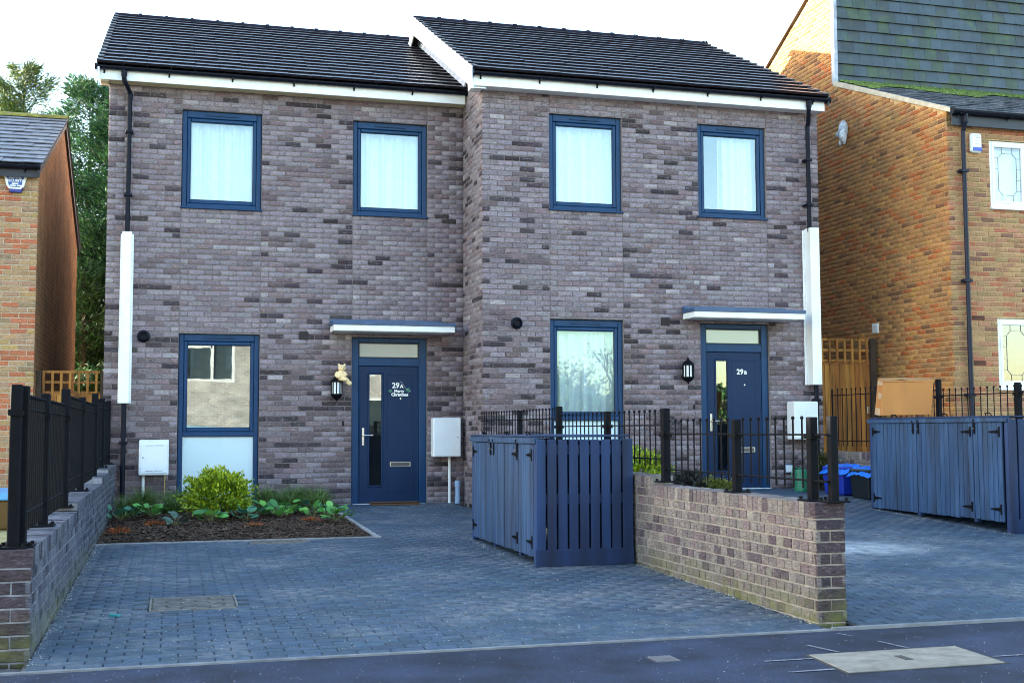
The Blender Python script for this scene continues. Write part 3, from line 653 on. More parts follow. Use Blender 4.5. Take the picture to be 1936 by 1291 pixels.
m = MB(); (y0, z0), (y1, z1) = SB(.02, -.10), SB(4.955, -.10)
m.hexa([(3.962, y0, z0-.17), (3.982, y0, z0-.17), (3.982, y1, z1-.17), (3.962, y1, z1-.17), (3.962, y0, z0+.06), (3.982, y0, z0+.06), (3.982, y1, z1+.06), (3.962, y1, z1+.06)])
(y2, z2) = (7.3, 6.1)
m.hexa([(3.962, y1, z1-.17), (3.982, y1, z1-.17), (3.982, y2, z2-.17), (3.962, y2, z2-.17), (3.962, y1, z1+.06), (3.982, y1, z1+.06), (3.982, y2, z2+.06), (3.962, y2, z2+.06)])
m.build('bargeboard', M_WHITE, hB)
m = MB(); m.hexa([(3.983, y0, z0-.16), (BX0, y0, z0-.16), (BX0, y1, z1-.16), (3.983, y1, z1-.16), (3.983, y0, z0-.15), (BX0, y0, z0-.15), (BX0, y1, z1-.15), (3.983, y1, z1-.15)]); m.build('verge_soffit', M_WHITE, hB)
m = MB(); px = 9.285; m.tube([(px, BY-.265, 6.07), (px, BY-.255, 5.97), (px+.04, BY-.165, 5.80), (px+.045, BY-.12, 5.72), (px+.045, BY-.12, 4.08)], .034, 10); m.tube([(px+.13, BY-.075, 1.8), (px+.13, BY-.075, .12)], .034, 10)
m.tube([(px, BY-.265, 6.09), (px, BY-.258, 6.0)], .042, 10)
dp = m.build('downpipe', M_PIPE, hB)
for z in (5.2, 4.5, 1.5): q = MB(); x_ = px+.045 if z > 2 else px+.13; q.box(x_-.05, x_+.05, BY-.16 if z > 2 else BY-.118, BY-.004, z-.02, z+.02); q.build('pipe_clip', M_PIPE, dp, bevel=.006)
m = MB(); m.box(9.30, 9.455, BY-.19, BY-.004, 1.73, 4.14); m.box(9.26, 9.30, BY-.016, BY-.004, 1.73, 4.12); pc = m.build('pipe_cover', M_WHITE, hB, bevel=.006)
for z in np.linspace(1.8, 4.05, 8): q = MB(); q.tube([(9.275, BY-.021, z), (9.275, BY-.015, z)], .008, 6); q.build('screw', M_CHROME, pc)
canopy(hB, 7.25, 9.04, BY, 2.895); flue(hB, 4.67, BY, 2.59); airbrick(hB, 6.97, BY, 2.66)
m = MB(); m.box(7.40, 7.425, BY-.02, BY-.003, 1.36, 1.43); m.build('door_bell', M_PIPE, hB, bevel=.004)

# ------------------------------------------------------------------ brick texture for walls seen too edge-on (or not at all) to tell bricks
def brick_tex(name, c1, c2, mortar, axis='y', zs=1.0):
    m, n, l, b = nt(name); b.inputs['Roughness'].default_value = 0.9
    geo = n.new('ShaderNodeNewGeometry'); sx = n.new('ShaderNodeSeparateXYZ'); cb = n.new('ShaderNodeCombineXYZ'); l.new(geo.outputs['Position'], sx.inputs[0])
    l.new(sx.outputs[1 if axis == 'y' else 0], cb.inputs[0]); l.new(sx.outputs[2], cb.inputs[1])
    t = n.new('ShaderNodeTexBrick'); t.inputs['Scale'].default_value = 1.0; t.inputs['Brick Width'].default_value = .225; t.inputs['Row Height'].default_value = .075; t.inputs['Mortar Size'].default_value = .009; t.inputs['Bias'].default_value = -.1
    t.inputs['Color1'].default_value = (*c1, 1); t.inputs['Color2'].default_value = (*c2, 1); t.inputs['Mortar'].default_value = (*mortar, 1); l.new(cb.outputs[0], t.inputs[0])
    nz = n.new('ShaderNodeTexNoise'); nz.inputs['Scale'].default_value = 2.5; nz.inputs['Detail'].default_value = 5; l.new(geo.outputs['Position'], nz.inputs['Vector'])
    mr = n.new('ShaderNodeMapRange'); mr.inputs[1].default_value = .3; mr.inputs[2].default_value = .7; mr.inputs[3].default_value = .7; mr.inputs[4].default_value = 1.3; l.new(nz.outputs[0], mr.inputs[0])
    hv = n.new('ShaderNodeHueSaturation'); l.new(t.outputs[0], hv.inputs['Color']); l.new(mr.outputs[0], hv.inputs['Value']); l.new(hv.outputs[0], b.inputs['Base Color'])
    bp = n.new('ShaderNodeBump'); bp.invert = True; bp.inputs['Strength'].default_value = .6; bp.inputs['Distance'].default_value = .006; l.new(t.outputs['Fac'], bp.inputs['Height']); l.new(bp.outputs[0], b.inputs['Normal'])
    return m
# ------------------------------------------------------------------ neighbour on the left
LX, LY = -1.95, .30
hL = empty('house', (LX, LY, -.02), 'red and buff brick house with slate roof at the left edge', 'house')
M_LM = mat('mortar_buff', (.47, .40, .30), .95, var=.2, vscale=20, bump=.5, bscale=160)
m = MB(); m.quad((-46, LY+.007, -.3), (LX-.007, LY+.007, -.3), (LX-.007, LY+.007, 4.8), (-46, LY+.007, 4.8)); m.build('wall', M_LM, hL)  # lengthened far out of view as an unseen block against the low sun
M_LS = brick_tex('brick_brown_side', (.26, .12, .045), (.165, .078, .034), (.30, .165, .07), 'y')  # sunless side wall: its shade and warm glow are put into the colours
m = MB(); m.add([(LX-.004, LY+.004, -.3), (LX-.004, 7.5, -.3), (LX-.004, 7.5, 4.75), (LX-.004, 4.0, 6.33), (LX-.004, LY+.004, 4.78)], [(0, 1, 2, 3, 4)]); m.quad((-46, 7.5, -.3), (LX-.004, 7.5, -.3), (LX-.004, 7.5, 4.8), (-46, 7.5, 4.8)); m.build('gable_wall', M_LS, hL)
def toneL(u, z, pos): return pick([(.34, (.37, .225, .12)), (.2, (.34, .20, .125)), (.34, (.40, .13, .065)), (.12, (.29, .185, .11)), (.1, (.38, .235, .10))])
bk = Bricks(hL, 'stock_brick', pale=(.46, .36, .25), pale_amt=.25, crease=.6)
bk.zone((LX-1.34, LY, 0), 0, 1.337, -.05, 4.72, toneL, -.05); bk.finish(300)
def plain_roof(h, x0, x1, ye, ze, yr, zr, yb, zb, rows, wid, xv0, m_tile, ridge_m, ridge_w=.45, gap=.005, th=.02):
    L = math.hypot(yr-ye, zr-ze); pit = math.atan2(zr-ze, yr-ye); gau = L/rows
    q = MB(); q.quad((x0, ye, ze-.02), (x1, ye, ze-.02), (x1, yr, zr-.02), (x0, yr, zr-.02)); q.quad((x0, yr, zr-.02), (x1, yr, zr-.02), (x1, yb, zb), (x0, yb, zb)); rf = q.build('roof', m_tile, h)
    l = gau+.08; a = wid/2-gap/2
    me = bpy.data.meshes.new('slate'); me.from_pydata([(-a, 0, th), (a, 0, th), (a, l, 0), (-a, l, 0), (-a, 0, th+.012), (a, 0, th+.012), (a, l, .01), (-a, l, .01)], [], [(0, 3, 2, 1), (4, 5, 6, 7), (0, 1, 5, 4), (1, 2, 6, 5), (2, 3, 7, 6), (3, 0, 4, 7)]); me.materials.append(m_tile)
    half = bpy.data.meshes.new('slate'); half.from_pydata([(v.co.x*.48, v.co.y, v.co.z) for v in me.vertices], [], [tuple(p.vertices) for p in me.polygons]); half.materials.append(m_tile)
    for r in range(rows):
        x = x1-wid/2-(wid/2 if r % 2 else 0)
        d = r*gau; y, z = ye+d*math.cos(pit), ze+d*math.sin(pit)
        if r % 2: link('slate', half, rf, mw=Matrix.Translation((x1-wid/4, y, z)) @ Matrix.Rotation(pit, 4, 'X'))
        while x > xv0:
            link('slate', me, rf, mw=Matrix.Translation((x, y, z+random.uniform(-.004, .005))) @ Matrix.Rotation(pit+random.uniform(-.012, .012), 4, 'X') @ Matrix.Rotation(random.uniform(-.008, .008), 4, 'Z')); x -= wid
    if ridge_m:
        x = x1
        while x > xv0:
            q = MB(); q.lathe((0, 0, 0), [(.11, x-ridge_w+.006), (.115, x)], 8, a0=0, a1=math.pi); q.v = [(p[2], yr+p[0]*1.1, zr-.01+p[1]*.75) for p in q.v]; q.build('ridge_tile', ridge_m, rf); x -= ridge_w
    return rf
M_SLATE = mat('weathered_slate', (.115, .125, .155), .55, var=.3, vscale=7, bump=.4, bscale=70, dirt=((.19, .21, .22), .35), dscale=5)
M_MOSSR = mat('mossy_ridge', (.20, .20, .035), .95, var=.35, vscale=12, bump=1, bscale=70, dirt=((.12, .11, .08), .4), dscale=8)
plain_roof(hL, -46, LX+.06, LY-.17, 4.81, 4.05, 6.43, 7.75, 4.72, 13, .27, -3.6, M_SLATE, M_MOSSR)
m = MB(); m.box(-46, LX+.02, LY-.14, LY-.12, 4.63, 4.8); m.box(-46, LX, LY-.119, LY+.02, 4.66, 4.675); m.build('fascia', mat('dark_board', (.012, .016, .03), .5, var=.2), hL)
gutter(hL, -4.0, LX+.03, LY-.20, 4.79, .055)
m = MB()
for a, b in (((LY-.2, 4.80), (4.03, 6.42)), ((4.03, 6.42), (7.75, 4.70))): m.hexa([(LX+.005, a[0], a[1]-.14), (LX+.035, a[0], a[1]-.14), (LX+.035, b[0], b[1]-.14), (LX+.005, b[0], b[1]-.14), (LX+.005, a[0], a[1]-.01), (LX+.035, a[0], a[1]-.01), (LX+.035, b[0], b[1]-.01), (LX+.005, b[0], b[1]-.01)])
m.build('bargeboard', MATS['dark_board'], hL)

# ------------------------------------------------------------------ neighbour on the right
RX, RY = 11.05, -2.40
hR = empty('house', (RX, RY, .2), 'ochre brick house on the right with tile-hung upper storey', 'house')
M_RM = mat('mortar_ochre', (.50, .33, .16), .95, var=.2, vscale=20, bump=.5, bscale=160)
def rline(y): return 5.84+(y+2.36)*.417 if y < .74 else 9.36-(y-.75)*.512
opR = [(11.79, 13.05, 4.39, 5.42), (11.84, 13.1, 1.66, 2.71)]
m = MB(); holed_wall(m, RX+.007, 17.5, -.3, 5.8, opR, lambda u, z, d: (u, RY+.007+d, z), .12)
ys = [RY+.007, .739, .751, 8.0]
m.add([(RX+.007, RY+.007, -.3), (RX+.007, 8, -.3), (RX+.007, 8, rline(8)), (RX+.007, .75, 9.36), (RX+.007, .74, rline(.739)), (RX+.007, RY+.007, 5.82)], [(0, 1, 2, 3, 4, 5)])
m.quad((17.5, RY, -.3), (17.5, 8, -.3), (17.5, 8, 6), (17.5, RY, 6)); m.quad((RX, 8, -.3), (17.5, 8, -.3), (17.5, 8, 6), (RX, 8, 6)); m.build('wall', M_RM, hR)
def toneR(u, z, pos):
    s = math.sin(pos[1]*1.4+z*.8)+math.sin(z*1.1-pos[0])
    o = pick([(.40, (.40, .188, .066)), (.2, (.36, .155, .058)), (.13+.06*max(0, s), (.39, .115, .035)), (.12, (.29, .145, .060)), (.1, (.43, .21, .062)), (.06, (.19, .085, .04))])
    return o
def toneRf(u, z, pos): return pick([(.3, (.37, .212, .105)), (.24, (.36, .175, .10)), (.18, (.36, .125, .07)), (.2, (.30, .185, .09)), (.1, (.20, .095, .065))])
bk = Bricks(hR, 'ochre_brick', pale=(.48, .33, .16), pale_amt=.25, crease=.7, stain=((.15, .08, .035), .5))
bk.zone((RX, RY, 0), 0, 2.4, .1, 5.74, toneRf, .03, [(o[0]-RX, o[1]-RX, o[2], o[3]) for o in opR])
W_ = 28*.225-.01
bk.zone((RX, RY+W_, 0), R(-90), W_, .3, 9.3, toneR, .03, openings=[(RY+W_-.765, 99, 7.12, 12)], stepfn=lambda p: p[2] < rline(p[1])-.06 and (p[2] > 5.4 or p[1] < 1.9), phase=1); bk.finish(300)
# tile hanging on the set-back storey
M_HUNG = mat('hung_tile', (.034, .052, .060), .5, var=.3, vscale=3.5, bump=.4, bscale=90, dirt=((.045, .065, .022), .4), dscale=4)
q = MB(); q.quad((RX+.05, .79, 7.0), (17.5, .79, 7.0), (17.5, .79, 9.5), (RX+.05, .79, 9.5)); th = q.build('tile_hung_wall', M_DARK, hR)
me = bpy.data.meshes.new('hung_tile'); a = .1195; me.from_pydata([(-a, -.035, 0), (a, -.035, 0), (a, .0, .24), (-a, .0, .24), (-a, -.022, 0), (a, -.022, 0), (a, .012, .24), (-a, .012, .24)], [], [(0, 1, 2, 3), (4, 7, 6, 5), (0, 4, 5, 1), (1, 5, 6, 2), (3, 2, 6, 7), (0, 3, 7, 4)])
HT = []
for k in range(5):
    mk = me.copy(); mk.materials.append(mat('hung_tile_%d' % k, ((.024, .040, .044), (.032, .048, .062), (.022, .042, .030), (.028, .038, .044), (.040, .060, .078))[k], .42+.05*k, var=.3, vscale=3.5, bump=.4, bscale=90, dirt=((.05, .075, .02), (.35, .1, .6, .3, .05)[k]), dscale=4)); HT.append(mk)
for r in range(11):
    x = RX+.165+(.1212 if r % 2 else 0)
    if r % 2: link('hung_tile', random.choice(HT), th, mw=Matrix.Translation((RX+.105, .77, 7.08+r*.205)) @ Matrix.Diagonal((.49, 1, 1, 1)))
    while x < 15.6:
        link('hung_tile', random.choice(HT), th, mw=Matrix.Translation((x, .77, 7.08+r*.205)) @ Matrix.Rotation(random.uniform(-.012, .012), 4, 'X') @ Matrix.Rotation(random.uniform(-.006, .006), 4, 'Y')); x += .2425
q = MB(); q.box(RX-.012, RX+.055, .70, .80, 7.12, 9.42); q.build('corner_trim', M_LEAD, hR)
M_SLATE2 = mat('mossy_slate', (.06, .068, .09), .55, var=.35, vscale=9, bump=.8, bscale=60, dirt=((.20, .22, .23), .3), dscale=22)
plain_roof(hR, RX, 17.5, RY-.12, 5.80, .76, 7.14, .78, 7.14, 11, .26, 99, M_SLATE2, None)
L_ = math.hypot(3.28, 1.34); pt = math.atan2(1.34, 3.28)
me = bpy.data.meshes.new('slate'); a = .128; me.from_pydata([(-a, 0, .02), (a, 0, .02), (a, .38, 0), (-a, .38, 0), (-a, 0, .034), (a, 0, .034), (a, .38, .012), (-a, .38, .012)], [], [(0, 3, 2, 1), (4, 5, 6, 7), (0, 1, 5, 4), (1, 2, 6, 5), (2, 3, 7, 6), (3, 0, 4, 7)]); me.materials.append(M_SLATE2)
lowroof = [o for o in hR.children if o.name.startswith('roof')][0]
for r in range(11):
    d = r*L_/11
    for c in range(17): link('slate', me, lowroof, mw=Matrix.Translation((RX+.13+c*.26+(.13 if r % 2 else 0), RY-.12+d*math.cos(pt), 5.80+d*math.sin(pt)+random.uniform(-.004, .005))) @ Matrix.Rotation(pt, 4, 'X'))
V = []; F = []
for i in range(2600):
    x = RX+.1+random.random()*4.3; t = random.random()**1.8*(.75+.4*math.sin(x*3)); y = .72-t*.9; z = 7.14-(.76-y)*.4085+.03; r = .012+.022*random.random()
    o = len(V); V += [(x-r, y-r, z), (x+r, y-r, z), (x+r, y+r, z+.005), (x-r, y+r, z+.005), (x, y, z+r*1.5)]; F += [(o, o+1, o+4), (o+1, o+2, o+4), (o+2, o+3, o+4), (o+3, o, o+4)]
mo = link('moss', np_mesh('moss', V, F, mat('roof_moss', (.11, .16, .02), .95, var=.4, vscale=9, island=.4)), lowroof); mo['kind'] = 'stuff'
m = MB(); m.hexa([(RX-.03, RY-.14, 5.76), (RX+.02, RY-.14, 5.76), (RX+.02, .74, 7.07), (RX-.03, .74, 7.07), (RX-.03, RY-.14, 5.83), (RX+.02, RY-.14, 5.83), (RX+.02, .74, 7.16), (RX-.03, .74, 7.16)]); m.build('verge', mat('verge_mortar', (.42, .38, .30), .9, var=.2), hR)
m = MB(); m.hexa([(RX-.06, .75, 9.34), (RX+.06, .75, 9.34), (RX+.06, 8.0, rline(8)-.02), (RX-.06, 8.0, rline(8)-.02), (RX-.06, .75, 9.48), (RX+.06, .75, 9.48), (RX+.06, 8.0, rline(8)+.12), (RX-.06, 8.0, rline(8)+.12)])
m.quad((RX, .7, 9.42), (17.5, .7, 9.42), (17.5, 8, rline(8)+.06), (RX, 8, rline(8)+.06)); m.build('rear_roof', mat('rear_roof_dark', (.03, .028, .028), .6, var=.2), hR)
gutter(hR, RX-.02, 16, RY-.17, 5.79, .06); m = MB(); m.box(RX+.02, 17, RY-.11, RY-.09, 5.58, 5.78); m.build('fascia', MATS['dark_board'], hR)
m = MB(); m.tube([(11.27, RY-.17, 5.74), (11.27, RY-.16, 5.64), (11.28, RY-.075, 5.5), (11.285, RY-.075, 2.5)], .034, 10); m.tube([(11.285, RY-.075, 2.55), (11.29, RY-.075, .1)], .038, 10); dp = m.build('downpipe', mat('grey_blue_pipe', (.010, .013, .028), .45, spec=.2), hR)
for z in (4.9, 3.25, 1.55): q = MB(); q.box(11.285-.075, 11.285+.06, RY-.118, RY-.004, z-.022, z+.022); q.build('pipe_clip', MATS['grey_blue_pipe'], dp, bevel=.006)
for (x, z) in ((11.5, 2.705), (11.505, 2.03)):
    m = MB(); m.box(x-.105, x+.105, RY-.004, RY+.01, z-.032, z+.032); v = m.build('air_brick', mat('terracotta_vent', (.10, .035, .02), .8), hR)
    for i in range(3): q = MB(); q.box(x-.1, x+.1, RY-.012, RY-.002, z-.025+i*.02, z-.016+i*.02); q.build('louvre', MATS['terracotta_vent'], v)
M_LEADC = mat('lead_came', (.12, .13, .13), .5); M_RGL = glass_mat('neighbour_glass', (.95, .98, 1), .15)
def leaded(h, x0, x1, z0, z1, Y):
    fy = Y+.03; m = MB(); m.ring(x0+.004, x1, z0+.004, z1-.004, .06, .06, .07, .06, fy, fy+.07); m.box(x0+.61, x0+.67, fy, fy+.07, z0+.06, z1-.06); w = m.build('window', M_WHITE, h, bevel=.008)
    q = MB(); q.box(x0-.02, x1+.02, Y-.04, fy+.02, z0-.035, z0+.004); q.build('sill', M_WHITE, w, bevel=.006)
    a, b, c, d = x0+.075, x0+.60, z0+.085, z1-.075
    q = MB(); q.ring(a-.02, b+.02, c-.02, d+.02, .045, .045, .045, .045, fy-.012, fy+.03); q.build('sash', M_WHITE, w, bevel=.008)
    q = MB(); q.quad((a, fy+.012, c), (x1-.06, fy+.012, c), (x1-.06, fy+.012, d), (a, fy+.012, d)); q.build('pane', M_RGL, w)
    a += .025; b -= .025; c += .025; d -= .025; i0, i1, j0, j1 = a+.075, b-.075, c+.09, d-.09; k = .07
    pts = [(i0, j0+k), (i0+k, j0), (i1-k, j0), (i1, j0+k), (i1, j1-k), (i1-k, j1), (i0+k, j1), (i0, j1-k)]
    q = MB()
    for p, r in zip(pts, pts[1:]+pts[:1]): q.tube([(p[0], fy+.008, p[1]), (r[0], fy+.008, r[1])], .0035, 4)
    for zz in np.linspace(j0+k, j1-k, 4): q.tube([(a, fy+.008, zz), (i0, fy+.008, zz)], .003, 4); q.tube([(i1, fy+.008, zz), (b, fy+.008, zz)], .003, 4)
    for xx in (i0+k, i1-k): q.tube([(xx, fy+.008, c), (xx, fy+.008, j0), ], .003, 4); q.tube([(xx, fy+.008, j1), (xx, fy+.008, d)], .003, 4)
    q.build('leading', M_LEADC, w)
    if z0 > 3: curtain(w, a-.05, x1-.07, c, d, fy+.16, 8)
    room(h, x0+.02, x1-.02, z0+.02, z1-.02, fy+.07)
for o in opR: leaded(hR, *o, RY)

# ------------------------------------------------------------------ houses and trees across the road (they show in the window glass)
hO = empty('house', (1, -24.5, -.2), 'sunlit buff brick house across the road, mirrored in the ground floor window', 'house')
M_OPP = brick_tex('brick_opposite', (.40, .39, .36), (.28, .265, .23), (.60, .59, .56), 'x')
opO = [(.30, 1.95, 2.75, 4.3), (-4.5, -3.0, 2.95, 4.2), (5.2, 6.8, 2.95, 4.2), (-4.6, -2.6, .7, 2.2), (5.2, 7.4, .7, 2.2)]
m = MB(); holed_wall(m, -9, 9, -.3, 5.6, opO, lambda u, z, d: (u, -24.5-d, z), .12); m.quad((-9, -24.5, -.3), (-9, -32.5, -.3), (-9, -32.5, 5.6), (-9, -24.5, 5.6)); m.quad((9, -24.5, -.3), (9, -32.5, -.3), (9, -32.5, 5.6), (9, -24.5, 5.6)); m.quad((-9, -32.5, -.3), (9, -32.5, -.3), (9, -32.5, 5.6), (-9, -32.5, 5.6)); m.build('wall', M_OPP, hO)
m = MB(); m.quad((-9.2, -24.2, 5.55), (9.2, -24.2, 5.55), (9.2, -28.5, 7.9), (-9.2, -28.5, 7.9)); m.quad((-9.2, -28.5, 7.9), (9.2, -28.5, 7.9), (9.2, -32.8, 5.55), (-9.2, -32.8, 5.55)); m.add([(9, -24.5, 5.55), (9, -32.5, 5.55), (9, -28.5, 7.8)], [(0, 1, 2)]); m.add([(-9, -24.5, 5.55), (-9, -32.5, 5.55), (-9, -28.5, 7.8)], [(0, 1, 2)]); m.build('roof', M_SLATE, hO)
for (a, b, c, d) in opO:
    m = MB(); m.ring(a, b, c, d, .09, .09, .09, .09, -24.58, -24.5); xm = a+.55*(b-a); m.box(xm-.05, xm+.05, -24.57, -24.51, c, d); m.box(a, xm, -24.57, -24.51, d-.42, d-.33); w = m.build('window', M_WHITE, hO)
    q = MB(); q.quad((a, -24.55, c), (b, -24.55, c), (b, -24.55, d), (a, -24.55, d)); q.build('pane', glass_mat('opposite_glass', (.9, .97, 1), .3, through=(.06, .09, .10)), w)

# a pale blue car parked across the road: it shows low in the left ground floor window
car = empty('parked_car', (.1, -19.4, -.345), 'pale blue car parked across the road, mirrored low in the window', 'car')
M_CAR = mat('car_paint_blue', (.25, .45, .55), .25); M_CGL = glass_mat('car_glass', (.9, .97, 1), .2, through=(.03, .05, .06)); M_TYRE = mat('tyre', (.012, .012, .012), .8)
zc = -.345; cx, cy = .1, -19.4
def loft(secs, name, m_, par, w0):
    """cross-car hull from a side profile: secs = [(x, zbottom, ztop, halfwidth)]"""
    V = []; F = []
    for (x, zb_, zt_, hw) in secs:
        for (yy, zz) in ((-hw, zb_), (-hw*1.02, zb_+(zt_-zb_)*.5), (-hw*.9, zt_), (hw*.9, zt_), (hw*1.02, zb_+(zt_-zb_)*.5), (hw, zb_)): V.append((cx+x, cy+yy, zc+zz))
    for i in range(len(secs)-1):
        for j in range(6): F.append((i*6+j, i*6+(j+1) % 6, (i+1)*6+(j+1) % 6, (i+1)*6+j))
    n_ = len(secs)-1; F += [tuple(range(6)), tuple(n_*6+j for j in reversed(range(6)))]
    q = MB(); q.add(V, F); return q.build(name, m_, par, bevel=.03)
loft([(-2.05, .35, .62, .72), (-1.95, .22, .78, .80), (-1.0, .2, .95, .84), (.2, .2, .98, .86), (1.7, .2, .98, .84), (2.0, .25, .9, .78), (2.08, .4, .75, .7)], 'body', M_CAR, car, 0)
cab = loft([(-1.05, .94, .97, .76), (-.45, .95, 1.47, .68), (.3, .95, 1.56, .68), (1.2, .95, 1.5, .67), (1.85, .94, 1.02, .72)], 'cabin', M_CAR, car, 0)
for s in (-1, 1):
    for (x0_, x1_) in ((-.62, .25), (.33, 1.3)):
        q = MB(); y_ = lambda z: cy+s*(.775-(z-.97)*.135); q.quad((cx+x0_-.1, y_(1.02)+s*.012, zc+1.02), (cx+x1_+.08, y_(1.02)+s*.012, zc+1.02), (cx+x1_-.03, y_(1.42)+s*.012, zc+1.42), (cx+x0_+.16, y_(1.42)+s*.012, zc+1.42)); q.build('side_window', M_CGL, cab)
    for x_ in (-1.3, 1.3):
        q = MB(); q.tube([(cx+x_, cy+s*.66, zc+.31), (cx+x_, cy+s*.86, zc+.31)], .31, 18); wh = q.build('wheel', M_TYRE, car); q = MB(); q.tube([(cx+x_, cy+s*.861, zc+.31), (cx+x_, cy+s*.87, zc+.31)], .2, 14); q.build('rim', M_CHROME, wh)
    q = MB(); q.ball((cx-1.98, cy+s*.6, zc+.68), .1, 8, 6); q.build('headlight', M_WHITE, car)

# ------------------------------------------------------------------ garden walls
TW = dict(pale=(.40, .345, .285), pale_amt=.4, crease=1.0, green=.85, groundz=-.22)
def tone_wall(u, z, pos): return pick([(.42, (.172, .150, .140)), (.32, (.142, .119, .120)), (.13, (.080, .063, .072)), (.10, (.145, .110, .116)), (.03, (.215, .19, .17))])
def tone_end_shaded(u, z, pos): return pick([(.5, (.055, .040, .047)), (.3, (.072, .052, .060)), (.2, (.040, .033, .042))])  # end faces catch less light; that shade is put into these tones
def tone_wallL(u, z, pos): return pick([(.4, (.098, .100, .125)), (.3, (.075, .075, .098)), (.15, (.035, .035, .048)), (.15, (.12, .12, .145))])
M_WM = mat('mortar_wall', (.27, .24, .205), .95, var=.25, vscale=16, bump=.7, bscale=150)
M_WML = mat('mortar_wall_grey', (.22, .225, .25), .95, var=.25, vscale=16, bump=.7, bscale=150)
COPE = {}
def coping(root, x0, x1, y0, y1, ztop, matname, tonefn, kw):
    mo = brick_mat(matname, 'obj', **kw); n = int(round((y1-y0)/.075)); w = (y1-y0)/n
    for i in range(n):
        k = (i*5) % 4; key = (matname, round(x1-x0, 3), round(w, 3), k)
        if key not in COPE:
            r = random.Random(k); j = lambda: r.uniform(-.0025, .0025); a, b, c = (x1-x0)/2+.002, w/2-.004, .1025; ch = .004
            vs = []
            for sx, sy in ((-1, -1), (1, -1), (1, 1), (-1, 1)): vs.append((sx*a+j(), sy*b, -c))
            for sx, sy in ((-1, -1), (1, -1), (1, 1), (-1, 1)): vs.append((sx*a+j(), sy*b, -ch))
            for sx, sy in ((-1, -1), (1, -1), (1, 1), (-1, 1)): vs.append((sx*(a-ch)+j(), sy*(b-ch), j()))
            fs = [(8, 9, 10, 11)]
            for o in (0, 4):
                for q in range(4): fs.append((o+q, o+(q+1) % 4, o+4+(q+1) % 4, o+4+q))
            me = bpy.data.meshes.new('coping_brick'); me.from_pydata(vs, [], fs); me.materials.append(mo); COPE[key] = me
        o = link('coping_brick', COPE[key], root, mw=Matrix.Translation(((x0+x1)/2, y0+(i+.5)*w, ztop+random.uniform(-.0015, .0015)))); o.color = (*tonefn(0, ztop, None), 1)
def garden_wall(root, x0, x1, levels, face, base, matname, kw, tone, toneend, m_mortar, zbase, ends=True, rng_=None, both=True):
    """levels: [(y0, y1, ztop)] from near to far; face = 'L' or 'R' shows to the camera"""
    core = MB(); y_near = levels[0][0]; y_far = levels[-1][1]
    for (a, b, zt) in levels: core.box(x0+.007, x1-.007, a+(.007 if a == y_near else 0), b, zbase, zt-.006 if False else zt-.012)
    core.build('wall_core', m_mortar, root)
    top = lambda y: next((zt for a, b, zt in levels if a <= y <= b), levels[-1][2])
    bk = Bricks(root, matname, **kw); n = int((y_far-y_near)/.1125); W = n*.1125-.01
    step = lambda p: p[2] < top(p[1])-.115+.03
    zt0 = levels[0][2]; zgrid = zt0-.1075; b0 = zgrid-.075*14
    zmax = levels[-1][2]-.105
    fl, fr = (x0, R(-90)), (x1, R(90))
    for f in 'LR':
        if f != face and not both: continue
        if f == 'L': bk.zone((x0, y_near+W, 0), R(-90), W, base, zmax, tone, b0, stepfn=step, phase=n % 2, unit_=.1025)
        else: bk.zone((x1, y_near, 0), R(90), W, base, zmax, tone, b0, stepfn=step, unit_=.1025)
    if ends: bk.zone((x0, y_near, 0), 0, x1-x0, base, zt0-.105, toneend, b0, phase=1)
    bk.finish(300)
    for i, (a, b, zt) in enumerate(levels):
        if i == 0 and ends:
            coping(root, x0, x1, a, a+.07, zt, matname, toneend, kw); a += .072
        coping(root, x0, x1, a, b, zt, matname, tone, kw)
wC = empty('boundary_wall', (4.13, -10.66, -.21), 'low stepped brick wall between the two driveways', 'wall')
garden_wall(wC, 4.026, 4.241, [(-10.662, -7.80, .578), (-7.80, -4.85, .653), (-4.85, BY-.01, .728)], 'L', -.26, 'garden_brick', TW, tone_wall, tone_end_shaded, M_WM, -.4)
wL = empty('boundary_wall', (-.92, -10.45, -.21), 'low stepped brick wall along the left edge under tall black railings', 'wall')
TWL = dict(pale=(.24, .26, .33), pale_amt=.3, crease=.9, green=.7, groundz=-.22)
garden_wall(wL, -1.032, -.817, [(-10.454, -7.0, .401), (-7.0, -3.4, .476), (-3.4, -2.0, .551), (-2.0, -.06, .60)], 'R', -.26, 'garden_brick_blue', TWL, tone_wallL, tone_end_shaded, M_WML, -.4)
wR = empty('boundary_wall', (9.71, -8, -.1), 'brick wall behind the right hand timber bin store', 'wall')
garden_wall(wR, 9.60, 9.815, [(-10.6, -9.0, .50), (-9.0, -6.95, .57), (-6.95, -3.95, .645), (-3.95, -1.22, .72)], 'L', -.1, 'garden_brick', TW, tone_wall, tone_end_shaded, M_WM, -.4, ends=False, both=False)

